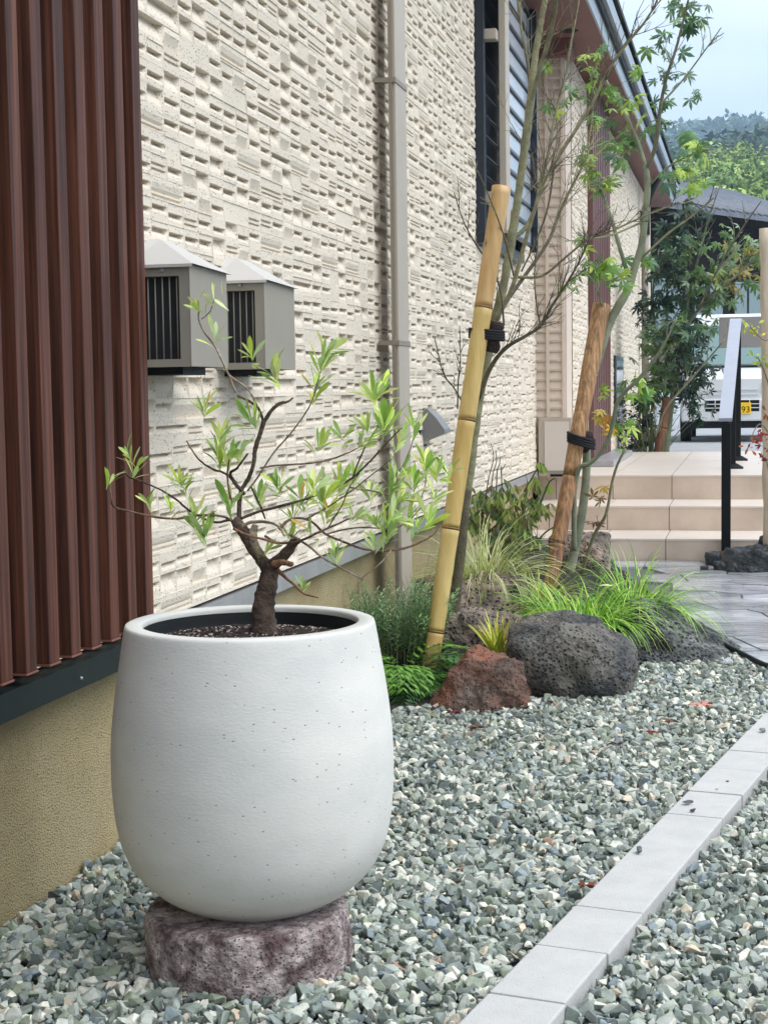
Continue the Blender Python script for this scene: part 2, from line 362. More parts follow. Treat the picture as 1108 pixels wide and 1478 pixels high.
def scatter(name, label, region, z0, size, sp, layers, ybounds, xf):
    V, T, CC = [], [], []; off = 0; pts = []
    for ly in range(layers):
        y = ybounds[0]
        while y < ybounds[1]:
            s_ = sp*(1+.0*y)
            x0, x1 = xf(y)
            x = x0+random.uniform(0, s_)
            while x < x1:
                px, py = x+random.uniform(-.45, .45)*s_, y+random.uniform(-.45, .45)*s_
                if region(px, py): pts.append((px, py, z0+ly*size*.38+random.uniform(-.25, .3)*size))
                x += s_
            y += s_
    for (x, y, z) in pts:
        v, f = HV[rng.integers(len(HV))]
        q = rng.normal(size=4); q[1:3] *= .55; q /= np.linalg.norm(q); a, bq, c, d = q
        R = np.array([[1-2*(c*c+d*d), 2*(bq*c-a*d), 2*(bq*d+a*c)], [2*(bq*c+a*d), 1-2*(bq*bq+d*d), 2*(c*d-a*bq)], [2*(bq*d-a*c), 2*(c*d+a*bq), 1-2*(bq*bq+c*c)]])
        s_ = size*.5*float(np.clip(rng.lognormal(.08, .33), .5, 1.8)*(1.0 if rng.random() < .8 else .45))
        V.append(v@R.T*s_+np.array([x, y, z])); T.append(f+off); off += len(v)
        c_ = np.minimum(pc[rng.choice(len(pc), p=pw)]*rng.uniform(.88, 1.22), .72); CC.append(np.tile(np.r_[c_, 1.0], (len(f)*3, 1)))
    V = np.concatenate(V).astype(np.float32); T = np.concatenate(T).astype(np.int32); CC = np.concatenate(CC).astype(np.float32)
    me = bpy.data.meshes.new(name); me.vertices.add(len(V)); me.vertices.foreach_set('co', V.ravel())
    me.loops.add(T.size); me.loops.foreach_set('vertex_index', T.ravel()); me.polygons.add(len(T))
    me.polygons.foreach_set('loop_start', np.arange(0, T.size, 3, dtype=np.int32)); me.update(calc_edges=True)
    ca = me.color_attributes.new('Col', 'FLOAT_COLOR', 'CORNER'); ca.data.foreach_set('color', CC.ravel())
    me.materials.append(m_gravel); me.shade_flat()
    o = bpy.data.objects.new(name, me); C.objects.link(o); tag(o, label, 'gravel', kind='stuff'); return len(pts)
STX, STY = -.995, 3.10          # pot axis
def left_region(x, y):
    if kside(x, y) > -.012: return False
    if (x-STX)**2+(y-STY)**2 < .195**2: return False
    if x < -1.585: return False
    # bed outline and slate outline
    if y > 5.35:
        xr = float(np.interp(y, (5.35, 5.55, 5.72, 5.9, 6.05, 6.5, 6.8), (-1.6, -1.28, -1.12, -.78, -.62, -.46, -.40)))
        if x < xr: return False
    if y > 6.75 and x < -.28: return False
    if inside((x, y), patio) or (y > 7.0 and x > -.5): return False
    return True
n1 = scatter('gravel', 'grey green crushed stone gravel between the house wall and the kerb', left_region, .002, .031, .0200, 2, (2.45, 7.1), lambda y: (max(-1.6, -.49*y-.3), min(.5, .05+.065*y)))
def right_region(x, y):
    return kside(x, y) > KW+.01 and not inside((x, y), patio)
n2 = scatter('gravel', 'grey green crushed stone gravel on the open side of the kerb', right_region, .012, .030, .0200, 2, (2.45, 5.9), lambda y: (-.5, .75+.08*y))
print('gravel', n1, n2)

# kerb blocks
KJ = [2.40, 2.884, 3.16, 3.423, 4.224, 4.472, 4.755, 5.0, 5.30, 5.60, 5.9]
KLAB = ['pale concrete kerb block cut off by the bottom edge of the photo', 'short kerb block touching the one cut off at the bottom edge', 'kerb block just before the long unbroken kerb block',
        'longest kerb block, with a dark pebble lying on its far half', 'kerb block with two small dark pebbles, next after the longest block', 'kerb block with one tiny pebble, third on from the longest one'
        , 'bare kerb block second before the block meeting the right photo edge', 'kerb block with a small pebble beside the right photo edge', 'kerb block at the right photo edge, farthest one still showing its corner', 'kerb block outside the right edge of the photo']
for i in range(len(KJ)-1):
    s0 = (KJ[i]-KL0.y)/kdir.y+.0025; s1 = (KJ[i+1]-KL0.y)/kdir.y-.0025
    mt = Matrix(((kdir.x, kn.x, 0, KL0.x), (kdir.y, kn.y, 0, KL0.y), (0, 0, 1, 0), (0, 0, 0, 1)))
    if i > 8: break
    b = MB(); b.box(s0, s1, 0, KW+random.uniform(-.002, .002), -.1, .05+random.uniform(-.0015, .0015), b=.004, mat=mt)
    tag(b.build('kerb_block', m_kerb), KLAB[i], 'kerb block', 'kerb blocks edging the gravel')

# loose stones lying on the kerb
def pebble(name, px, py, size, z, label, col, cat='pebble', group=None, flat=.6):
    p = gz(px, py, z); v, f = HV[random.randrange(len(HV))]; b = MB(); a = random.uniform(0, 6)
    vs = [(p.x+size*(x*math.cos(a)-y*math.sin(a)), p.y+size*(x*math.sin(a)+y*math.cos(a)), p.z+size*flat*.75+size*zz*flat*1.2) for x, y, zz in v]
    b.add(vs, f.tolist(), col); return tag(b.build(name, m_gravel), label, cat, group)
G = 'loose stones on the kerb'
pebble('pebble', 924, 1231, .019, .05, 'dark grey pebble lying alone on the longest kerb block', lin(92, 98, 100), group=G)
pebble('pebble', 991, 1161, .017, .05, 'larger of two dark pebbles close together on a kerb block', lin(80, 86, 90), group=G)
pebble('pebble', 1000, 1172, .011, .05, 'smaller of two dark pebbles close together on a kerb block', lin(70, 74, 80), group=G)
pebble('pebble', 1049, 1129, .007, .05, 'tiny dark pebble alone on a kerb block near a joint', lin(84, 86, 88), group=G)
pebble('pebble', 1034, 1140, .006, .05, 'tiny pale grain on the kerb beside a tiny dark pebble', lin(150, 148, 144), group=G)
pebble('pebble', 1100, 1057, .017, .05, 'grey pebble on the kerb at the right edge of the photo', lin(120, 124, 126), group=G)

# fallen leaves on the gravel
def dead_leaf(px, py, size, col, label):
    p = gz(px, py, .040); size *= 1.25; b = MB(); a = random.uniform(0, 6); n_ = 9; vs = [(p.x, p.y, p.z+.004)]
    for k in range(n_*2):
        t = a+math.pi*k/n_; r = size*(1 if k % 2 == 0 else .42)*random.uniform(.8, 1.1)
        vs.append((p.x+r*math.cos(t), p.y+r*math.sin(t)*.8, p.z+random.uniform(-.002, .014)))
    b.add(vs, [(0, 1+k, 1+(k+1) % (2*n_)) for k in range(2*n_)], col)
    tag(b.build('fallen_leaf', m_deadleaf), label, 'leaf', 'fallen leaves on the gravel')
dead_leaf(690, 1052, .035, lin(96, 62, 44), 'curled brown leaf on the gravel in front of the red rock')
dead_leaf(1012, 1018, .045, lin(190, 128, 112), 'pinkish fallen leaf on the gravel, largest one near the path')
dead_leaf(940, 1059, .020, lin(176, 50, 36), 'small bright red leaf on the gravel')
dead_leaf(968, 1043, .026, lin(112, 66, 48), 'brown leaf on the gravel just above the bright red leaf')
dead_leaf(890, 1075, .028, lin(72, 44, 36), 'dark brown leaf on the gravel left of the bright red leaf')
dead_leaf(845, 1281, .020, lin(132, 78, 52), 'rusty leaf on the gravel touching the edge of the long kerb block')
dead_leaf(755, 1023, .022, lin(60, 40, 30), 'dark leaf on the gravel under the big dark lava rock')
dead_leaf(655, 1030, .030, lin(84, 22, 24), 'dark crimson leaf on the gravel at the foot of the red rock')

# ------------------------------------------------------------ house
house = thing('house', 'pale textured siding house with brown porch column and grey roof edge', 'house', (0, 0, 0))
def siding(name, x0, y0, y1, z0, z1, parent, cw=.125, rh=.060):
    """pressed relief: an even outer face with slots, grooves and scoops sunk in it; the wall faces +X"""
    b = MB(); rows = int((z1-z0)/rh); cols = int((y1-y0)/cw)+1
    used = set(); D0 = .0215
    def sh(y, z, c): return 0 if c <= 0 else .010*math.sin(z*13+c*.55)+.004*math.sin(z*31+c)
    for r in range(rows):
        for c in range(cols):
            if (r, c) in used: continue
            typ = random.choices('STGBCFW', (48, 13, 6, 22, 9, 7, 4))[0]; n_c = 1
            if (random.random() < .05 or typ == 'W') and c+1 < cols: n_c = 2; used.add((r, c+1))
            za, zb = z0+r*rh, z0+(r+1)*rh
            o_ = random.uniform(-.0035, .0005); d = D0+o_; q = random.uniform(.12, .45)
            if typ == 'S': P = [(q, d), (q+.10, d-.003), (q+.20, d-.011), (q+.29, d-.020), (q+.36, d-.021), (q+.37, d)]
            elif typ == 'T': P = [(q*.6, d), (q*.6+.14, d-.002), (q*.6+.30, d-.009), (q*.6+.40, d-.020), (q*.6+.52, d-.0225), (q*.6+.53, d)]
            elif typ == 'G': P = [(q, d), (q+.03, d-.008), (q+.10, d-.009), (q+.12, d), (q+.24, d), (q+.27, d-.009), (q+.36, d-.010), (q+.38, d)]
            elif typ == 'B': P = [(.05, d), (.20, d-.001), (.38, d-.005), (.58, d-.011), (.76, d-.017), (.90, d-.020), (.95, d-.020), (.965, d)]
            elif typ == 'C': P = [(.05, d), (.07, d-.012), (.10, d-.012), (.28, d-.008), (.5, d-.003), (.7, d+.002), (.88, d+.001), (.95, d)]
            elif typ == 'W': P = [(.08, d), (.11, d-.012), (.22, d-.012), (.24, d-.006), (.34, d-.006), (.36, d-.010), (.5, d-.004), (.75, d)]
            else: P = [(.3, d), (.7, d)]
            P = [(0, D0), (.012, d)]+P+[(.988, d), (1, D0)]
            P = sorted(P); mg, sl = random.uniform(.003, .006), .010
            vs = []; n_ = len(P)
            for (v, dd) in P:
                z = za+(zb-za)*v; ya = min(max(y0+c*cw+sh(0, z, c), y0), y1); yb = min(y0+(c+n_c)*cw+sh(0, z, c+n_c), y1)
                e = min(mg, (yb-ya)*.3); s2 = min(sl, (yb-ya)*.19)
                vs += [(x0+D0, ya, z), (x0+D0+(min(o_, 0) if abs(dd-D0) > 1e-6 else 0), ya+e, z), (x0+dd, ya+e+s2, z), (x0+dd, yb-e-s2, z), (x0+D0+(min(o_, 0) if abs(dd-D0) > 1e-6 else 0), yb-e, z), (x0+D0, yb, z)]
            fs = []
            for i in range(n_-1):
                for k in range(5): fs.append((i*6+k, i*6+k+1, (i+1)*6+k+1, (i+1)*6+k))
            t = random.uniform(.97, 1.03); b.add(vs, fs, (t, t, t*.995))
    b.box(x0-.14, x0-.001, y0, y1, z0, z1, (1, 1, 1))
    return b.build(name, m_siding, parent)
X1 = -1.583
sw = siding('siding_wall', X1, 3.2, 12.05, .567, 4.3, house)
# vertical panel joint strip left of the downpipe is part of the pressed pattern
b = MB(); b.box(-1.75, -1.60, .0, 12.05, -.2, .50); b.build('foundation', m_stucco, house)
b = MB(); b.box(-1.598, -1.552, 3.95, 12.06, .502, .512); b.box(-1.564, -1.552, 3.95, 12.06, .512, .556); b.box(-1.598, -1.564, 3.95, 12.06, .546, .556); b.build('base_flashing', m_trim, house)
b = MB(); b.box(-1.72, -1.592, 3.95, 12.05, .5565, .566); b.build('flashing_shadow_line', m_black, house)  # black strip stands for the shadow line between siding and flashing
b = MB(); b.box(-1.72, -1.601, .0, 3.95, .501, 4.3); b.build('backing_wall', m_black, house)
# unseen far wall, main roof keep the house closed
b = MB(); b.box(-9, -1.80, .0, 22.8, -.2, 4.28); b.build('inner_wall', m_stucco_pale, house)
b = MB(); b.add([(-1.1, -.6, 4.42), (-1.1, 10.6, 4.42), (-9.2, 10.6, 6.9), (-9.2, -.6, 6.9), (-1.1, -.6, 4.56), (-1.1, 10.6, 4.56), (-9.2, 10.6, 7.04), (-9.2, -.6, 7.04)],
    [(0, 1, 2, 3), (7, 6, 5, 4), (0, 4, 5, 1), (2, 6, 7, 3), (1, 5, 6, 2), (0, 3, 7, 4)])
b.build('roof', m_kawara, house)
# return wall with horizontal lap boards
b = MB(); z = .516; XR = -1.352
while z < 3.74:
    h = .072; b.add([(X1-.1, 12.05, z), (XR, 12.05, z), (XR, 12.036, z), (X1-.1, 12.036, z), (X1-.1, 12.048, z+h), (XR, 12.048, z+h), (XR, 12.030, z+.016), (X1-.1, 12.030, z+.016)],
        [(3, 2, 6, 7), (7, 6, 5, 4), (0, 1, 2, 3)]); z += h
b.box(-1.70, XR+.016, 12.052, 12.43, .5, 3.74)
b.build('lap_siding', m_lap, house)
b = MB(); b.box(-1.487, -1.462, 12.018, 12.05, .80, 3.74); b.box(XR-.016, XR+.004, 12.022, 12.05, .516, 3.74); b.build('corner_trim', m_lap, house)
# porch walls beyond
siding('porch_wall', XR, 12.42, 13.66, .516, 3.74, house)
siding('porch_wall', XR-.005, 15.4, 22.6, .516, 3.74, house)
b = MB(); b.box(-1.7, XR-.01, 13.66, 15.4, .5, 3.74); b.build('porch_infill', m_mauve, house)
b = MB(); b.box(XR-.008, -1.285, 13.67, 15.38, .516, 3.74)
for k in range(9): b.box(-1.285, -1.280, 13.80+k*.175, 13.85+k*.175, .52, 3.735)
b.build('porch_column', m_mauve, house)
b = MB(); b.box(-1.32, -1.1, 13.4, 15.6, .516, .57, b=.006); b.build('column_base', m_trim, house)
d1 = MB(); d1.box(XR, XR+.035, 16.35, 17.4, .75, 1.50); o = d1.build('entrance_window', m_navy, house)
d2 = MB(); d2.box(XR+.035, XR+.038, 16.45, 17.3, .80, 1.45); d2.build('pane', m_door, o)
# porch soffit, fascia, gutter
b = MB(); b.box(-1.72, -1.06, 10.62, 23.4, 3.745, 3.765); b.build('soffit', m_soffit, house)
b = MB(); b.box(-1.60, -1.28, 11.95, 12.2, 3.62, 3.744); b.build('porch_beam', m_soffit, house)
b = MB(); b.lathe([(.0001, 3.738), (.055, 3.738), (.07, 3.742), (.07, 3.744)], -1.27, 11.72, 24); b.build('downlight', m_black, house)
b = MB()
b.box(-1.06, -1.045, 10.62, 23.4, 3.74, 3.90)
b.build('fascia', m_gutter, house)
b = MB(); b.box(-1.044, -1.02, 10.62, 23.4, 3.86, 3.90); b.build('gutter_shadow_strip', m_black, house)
b = MB(); b.box(-1.043, -.985, 10.62, 23.42, 3.905, 4.02); b.build('gutter', m_gutter, house)
b = MB(); b.add([(-.965, 10.6, 4.06), (-.965, 23.5, 4.06), (-4.2, 23.5, 4.9), (-4.2, 10.6, 4.9), (-.965, 10.6, 4.10), (-.965, 23.5, 4.10), (-4.2, 23.5, 4.94), (-4.2, 10.6, 4.94)],
    [(0, 1, 2, 3), (7, 6, 5, 4), (0, 4, 5, 1), (1, 5, 6, 2), (0, 3, 7, 4)]); b.build('porch_roof', m_black, house)

# window with louvred grille
win = MB(); W0, W1y, WZ0, WZ1 = 9.36, 11.05, 2.10, 3.80
xf_ = X1+.02
win.box(xf_-.04, xf_+.05, W0, W0+.07, WZ0, WZ1); win.box(xf_-.04, xf_+.05, W1y-.06, W1y, WZ0, WZ1)
win.box(xf_-.04, xf_+.052, W0+.001, W1y-.001, WZ0-.06, WZ0); win.box(xf_-.04, xf_+.052, W0+.001, W1y-.001, WZ1, WZ1+.06)
wo = win.build('window', m_navy, house)
b = MB(); b.box(xf_-.03, xf_+.012, W0+.07, W1y-.06, WZ0, WZ1); b.build('pane', m_glass, wo)
gr = thing('louvre_grille', 'dark slatted window grille with a grey upright, fixed in front of the window', 'window grille')
b = MB(); b.box(xf_+.12, xf_+.16, 9.50, 9.66, 2.12, 4.0, b=.004); b.build('upright', m_beige_light, gr)
b = MB()
for z in (2.28, 3.22):
    b = MB(); b.box(xf_+.02, xf_+.12, 9.40, 9.49, z, z+.06, b=.003); b.build('bracket', m_beige_light, gr)
b = MB(); z = 2.14
while z < 4.0:
    b.add([(xf_+.10, 9.66, z), (xf_+.10, 11.0, z), (xf_+.118, 11.0, z+.004), (xf_+.118, 9.66, z+.004), (xf_+.10, 9.66, z+.016), (xf_+.10, 11.0, z+.016), (xf_+.118, 11.0, z+.022), (xf_+.118, 9.66, z+.022)],
        [(0, 3, 2, 1), (4, 5, 6, 7), (3, 7, 6, 2), (0, 1, 5, 4), (0, 4, 7, 3), (1, 2, 6, 5)]); z += .128
b.box(xf_+.095, xf_+.15, 11.00, 11.03, 2.11, 4.0)
b.build('louvre_blade', m_navy, gr)
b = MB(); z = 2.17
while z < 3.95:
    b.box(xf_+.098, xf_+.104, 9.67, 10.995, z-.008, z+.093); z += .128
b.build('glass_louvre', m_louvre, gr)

# batten screen
scr = thing('batten_screen', 'dark brown wood-grain batten screen fixed to the near end of the wall', 'wall screen')
Yb = [3.862-.052-.1165*k for k in range(11)]
for k, y in enumerate(Yb):
    b = MB(); b.box(-1.575, -1.500, y, y+.053, .588, 3.3, b=.0025)
    o = b.build('batten', m_wood, scr)
    b = MB(); b.box(-1.577, -1.498, y-.002, y+.055, .583, .588, b=.001); b.build('end_cap', m_wood_cap, o)
b = MB(); b.box(-1.600, -1.576, 2.5, 3.875, .585, 3.3); b.build('backing_panel', m_wood, scr)
b = MB(); b.box(-1.598, -1.515, 2.4, 3.955, .548, .560); b.box(-1.527, -1.515, 2.4, 3.955, .498, .548); b.box(-1.6, -1.578, 2.4, 3.955, .560, .585); b.build('bottom_channel', m_trim_dark, scr)
b = MB()
p = atx(117, 979, -1.514); b.tube([(-1.516, p.y, p.z), (-1.510, p.y, p.z)], .004, 8); b.build('screw', m_trim, scr)

# weather hoods
def hood(ya, yb, label):
    t = thing('weather_hood', label, 'vent hood', group='grey vent hoods on the wall')
    xw, xf, z0, z1 = X1+.004, -1.41, 1.25, 1.513
    b = MB(); th = .004
    b.box(xf-th, xf, ya, yb, z0, z1, b=.0015)                       # front plate
    b.box(xw, xf-th, yb-th, yb, z0, z1)                             # far side
    b.box(xw, xf-th, ya, ya+.022, z1-.028, z1); b.box(xw, xf-th, ya, ya+.022, z0, z0+.020)
    b.box(xf-.030, xf-th, ya, ya+.004, z0+.020, z1-.028); b.box(xw, xw+.02, ya, ya+.02, z0+.02, z1-.028)
    b.build('body', m_hood, t)
    b = MB(); o_ = .012; zt = z1+.082
    b.add([(xf+o_, ya-o_, z1+.002), (xf+o_, yb+o_, z1-.006), (xw, yb+o_, z1+.002), (xw, ya-o_, z1+.002), (xw, ya+.10, zt), (xw, yb-.10, zt), (xw+.05, ya+.11, zt-.004), (xw+.05, yb-.11, zt-.004),
           (xf+o_, ya-o_, z1-.006), (xw, ya-o_, z1-.006)],
          [(0, 1, 7, 6), (1, 2, 5, 7), (3, 0, 6, 4), (6, 7, 5, 4), (8, 0, 3, 9)]); b.build('hood_roof', m_roofmetal, t)
    b = MB(); b.box(xw, xf-.03, ya+.030, ya+.032, z0+.02, z1-.028); b.build('insect_mesh', m_mesh, t)
    b = MB(); n_ = 6
    for k in range(n_):
        x = xw+.02+(xf-.03-xw-.02)*(k+.5)/n_; b.tube([(x, ya+.01, z0+.018), (x, ya+.01, z1-.026)], .0018, 6)
    b.build('grille', m_hood, t)
    b = MB(); b.tube([(xf-.075, ya-.001, z1-.012), (xf-.075, ya-.006, z1-.012)], .006, 10); b.build('screw', m_trim, t)
    b = MB(); b.box(xw+.01, xf-.05, ya+.07, yb-.05, z0-.02, z0+.09); b.build('duct_shadow_block', m_trim_dark, t)  # dark block serves as duct end and as the shadow beneath the hood
hood(3.945, 4.245, 'grey metal vent hood with grilled side, half hidden by the batten screen')
hood(4.597, 4.920, 'grey metal vent hood farther along, its grille clear of the battens')

# downpipe by the wall
def downpipe(name, xa, xb, ya, yb, z0, z1, zs, label):
    t = thing(name, label, 'downpipe', group='downpipes on the house wall')
    b = MB(); b.box(xa, xb, ya, yb, z0, z1, b=.006); b.build('pipe', m_beige_light, t)
    b = MB(); b.box(xa+.010, xb-.012, ya-.010, ya-.0005, z0, z1-.01); b.build('cover_strip', m_beige_metal, t)
    for z in zs:
        b = MB(); b.box(xa-.004, xb+.004, ya-.013, yb+.004, z, z+.022, b=.002); b.box(X1-.02, xa, ya-.02, ya+.025, z+.002, z+.020)
        b.build('bracket', m_beige_metal, t)
    return t
dp = downpipe('downpipe', -1.507, -1.474, 6.77, 6.99, .0, 4.4, (1.375, 2.492), 'wide pale grey square downpipe between the vent hoods and the window')
t2 = thing('downpipe', 'thin grey round downpipe at the far porch wall', 'downpipe', group='downpipes on the house wall')
b = MB(); pb = Vector((-1.31, 20.2, 0)); b.tube([(-1.26, 20.2, .5), (-1.26, 20.2, 3.3)], .045, 12); b.build('pipe', m_beige_metal, t2)
b = MB(); b.tube([(-1.26, 20.2, 3.06), (-1.26, 20.2, 3.35)], .060, 12); b.tube([(-1.26, 20.2, 3.35), (-1.2, 20.2, 3.55), (-1.05, 20.2, 3.85)], .045, 12); b.build('hopper', m_trim_dark, t2)

# small wedge vent cap on the wall
t = thing('vent_cap', 'small dark wedge shaped vent cap on the wall behind the yellow bamboo stake', 'vent cap')
b = MB(); y0, z0 = 7.70, 1.0; pr = []
pr = [(X1+.01, 1.095), (X1+.045, 1.085), (X1+.085, 1.045), (X1+.128, .985), (X1+.128, .968), (X1+.04, .935)]
vs = []
for (x, z) in pr: vs += [(x, y0, z), (x, y0+.16, z)]
n_ = len(pr); fs = [(2*i, 2*i+1, 2*i+3, 2*i+2) for i in range(n_-1)]
vs += [(X1+.01, y0, .925), (X1+.01, y0+.16, .925)]
fs += [tuple(2*i for i in range(n_))+(2*n_,), tuple(2*i+1 for i in range(n_-1, -1, -1))+(2*n_+1,)]
b.add(vs, fs); b.build('shell', mat('vent_cap_paint', lin(120, 120, 120), .4), t)
b = MB(); b.box(X1+.002, X1+.012, y0-.012, y0+.175, .90, 1.10, b=.002); b.build('flange', m_trim_dark, t)

# ------------------------------------------------------------ entrance steps and platform
st = thing('entrance_steps', 'beige tiled entrance steps rising to the porch platform', 'steps')
def step(name, x0, x1, y0, y1, z0, z1, joints, yj):
    b = MB(); jw = .003; xs = [x0]+joints+[x1]
    for i in range(len(xs)-1):
        b.box(xs[i]+jw*(i > 0), xs[i+1]-jw*(i < len(xs)-2), y0, y0+.03, z0+.001, z1-.012)
    o = b.build(name, m_tile, st)
    b = MB(); ys = [y0-.004]+yj+[y1]
    for i in range(len(xs)-1):
        for j in range(len(ys)-1):
            b.box(xs[i]+jw*(i > 0), xs[i+1]-jw*(i < len(xs)-2), ys[j]+jw*(j > 0), ys[j+1], z1-.012, z1)
    b.build('tread', m_tiletop, o)
    b = MB(); b.box(x0+.001, x1-.001, y0+.004, y1-.001, -.2, z1-.003); b.build('tile_bed', m_joint, o)
XA, XB = X1+.01, .11
def jx(ps, Y): return sorted(at(px, py, Y).x for px, py in ps)
step('step', XA, XB, 10.75, 11.41, .0, .165, jx([(869, 790), (960, 790)], 10.75), [])
step('step', XA, XB, 11.41, 12.13, .165, .335, jx([(792, 750), (876, 750), (965, 750)], 11.41), [])
step('platform', XA, XB+.005, 12.13, 16.5, .335, .515, jx([(802, 705), (884, 705), (969, 705)], 12.13), [12.9, 13.7, 14.5, 15.3, 16.1])

# beige cabinet against the lap wall
t = thing('wall_cabinet', 'pale beige flush cabinet door on the porch wall behind the steps', 'cabinet')
cy_ = 12.0
c0, c1 = at(777, 603, cy_), at(825, 661, cy_)
b = MB(); b.box(c0.x, c1.x, 11.975, 12.029, .52, c0.z, b=.003); b.build('frame', m_beige_light, t)
b = MB(); b.box(c0.x+.045, c1.x-.02, 11.966, 11.9745, .56, c0.z-.03, b=.002); b.build('door', mat('cabinet_door', lin(206, 196, 186), .5), t)
b = MB(); b.box(c0.x+.032, c0.x+.045, 11.960, 11.974, .575, .61, b=.002); b.build('hinge', m_black, t)
b = MB(); b.box(c0.x+.09, c0.x+.2, 11.955, 11.974, .516, .534); b.build('foot', m_black, t)

# ------------------------------------------------------------ handrail
t = thing('handrail', 'black handrail with a grey sloping top rail beside the entrance steps', 'handrail')
def post(px, Y, z0, z1, wd, label_base=True):
    b = MB(); b.box(px-wd/2, px+wd/2, Y-wd/2, Y+wd/2, z0, z1, b=.004); o = b.build('post', m_black, t)
    if label_base:
        b = MB(); b.box(px-.085, px+.085, Y-.085, Y+.085, z0, z0+.012, b=.003)
        vs = [(px+sx*.08, Y+sy*.08, z0+.012) for sx, sy in ((-1, -1), (1, -1), (1, 1), (-1, 1))]+[(px+sx*.035, Y+sy*.035, z0+.04) for sx, sy in ((-1, -1), (1, -1), (1, 1), (-1, 1))]
        b.add(vs, [(0, 1, 5, 4), (1, 2, 6, 5), (2, 3, 7, 6), (3, 0, 4, 7)]); b.build('base_plate', m_black, o)
n0, n1 = at(1046, 606, 10.66), at(1061, 462, 12.6)
post(n0.x+.005, 10.69, .0, n0.z-.02, .060, False)
pb = gz(1056, 678, .515); post(pb.x, 13.1, .515, 1.66, .05)
pb2 = gz(1064, 666, .515); post(pb2.x, 14.5, .515, 1.66, .05)
dv = (n1-n0); dv.normalize(); sx_ = Vector((0, 0, 1)).cross(dv).normalized(); nz_ = dv.cross(sx_)
def bar(p0, p1, hw, hh0, hh1, m, name, parent):
    b = MB(); sxx = Vector((1, 0, 0)); nn = (p1-p0).normalized().cross(sxx); nn = -nn if nn.z < 0 else nn
    vs = [p+sxx*a*hw+nn*h for p in (p0, p1) for a, h in ((-1, hh0), (1, hh0), (1, hh1), (-1, hh1))]
    b.add(vs, [(0, 1, 2, 3), (7, 6, 5, 4), (0, 4, 5, 1), (1, 5, 6, 2), (2, 6, 7, 3), (3, 7, 4, 0)]); return b.build(name, m, parent)
bar(n0, n1, .043, -.012, .012, m_rail, 'top_rail', t)
bar(n0+Vector((0, .02, -.03)), n1+Vector((0, -.02, -.03)), .026, -.014, .014, m_black, 'rail_bracket', t)
bar(n1+Vector((0, 0, .0)), Vector((n1.x+.06, 14.6, n1.z+.02)), .043, -.012, .012, m_rail, 'top_rail', t)

# grey board behind the rail, on its own legs
t = thing('sign_board', 'plain grey board standing behind the handrail in front of the van', 'board')
q0, q1 = at(1037, 458, 16.9), at(1200, 499, 16.9)
b = MB(); b.box(q0.x, q1.x, 16.9, 16.94, q1.z, q0.z, b=.004); b.build('panel', m_board, t)
for x in (q0.x+.20, q1.x-.08):
    b = MB(); b.box(x-.02, x+.02, 16.945, 16.985, .37, q0.z-.02); b.build('leg', m_trim_dark, t)

# ------------------------------------------------------------ pot on its stone
PC = Vector((STX, STY, 0))
ku = .000763*(1.0)
rimz = .713
prof = [(.0001, -.592), (.10, -.592), (.118, -.588)]
for c_, r_ in ((868, 190), (850, 226), (830, 258), (805, 287), (780, 312), (745, 336), (700, 356), (650, 368), (600, 375), (550, 378.5), (500, 380), (450, 379.5), (400, 377), (350, 372), (300, 366), (250, 358.5), (200, 350), (150, 342), (118, 336.5)):
    prof.append((r_*ku, -(c_-104)*ku))
pot = thing('planter_pot', 'large rounded off-white cement planter pot with tiny pits', 'plant pot')
prof += [(335*ku, -.006), (333*ku, -.0015), (328*ku, 0), (294*ku, 0), (290*ku, -.002), (288*ku, -.006), (288*ku, -.012)]
pp = [(r, rimz+z) for r, z in prof]
sp_ = spline(pp[2:-7], 3); full = pp[:2]+[tuple(q) for q in sp_]+pp[-7:]
b = MB(); b.lathe(full, PC.x, PC.y, 128); b.build('body', m_pot, pot)
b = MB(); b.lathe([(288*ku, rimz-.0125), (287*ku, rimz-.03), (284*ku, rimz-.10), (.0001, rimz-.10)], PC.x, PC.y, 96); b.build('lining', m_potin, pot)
# potting soil: heap of grains
b = MB(); vs = [(PC.x, PC.y, rimz-.012)]; nr, na = 14, 64
for i in range(1, nr+1):
    for k in range(na):
        r = .212*i/nr; a = 2*math.pi*k/na; x, y = PC.x+r*math.cos(a), PC.y+r*math.sin(a)
        vs.append((x, y, rimz-.020-.016*(i/nr)**2-.012*(y-PC.y+.2)+.008*noise.noise(Vector((x*40, y*40, 3)))))
fs = [(0, 1+k, 1+(k+1) % na) for k in range(na)]+[(1+(i-1)*na+k, 1+i*na+k, 1+i*na+(k+1) % na, 1+(i-1)*na+(k+1) % na) for i in range(1, nr) for k in range(na)]
b.add(vs, fs, (1, 1, 1), True)
for k in range(1500):
    r = .208*math.sqrt(random.random()); a = random.uniform(0, 6.283); x, y = PC.x+r*math.cos(a), PC.y+r*math.sin(a)
    z = rimz-.019-.016*(r/.212)**2-.012*(y-PC.y+.2); v, f = HV[random.randrange(16)]; s_ = random.uniform(.0016, .0042)
    wh = random.random() < .34; col = (16, 24, 30) if wh else random.choice([(1, 1, 1), (1.6, 1.4, 1.3), (.6, .6, .6)])
    b.add([(x+q[0]*s_, y+q[1]*s_, z+q[2]*s_) for q in v], f.tolist(), col)
tag(b.build('potting_soil', m_soil), 'dark potting soil with white grains filling the pot', 'soil', kind='stuff')
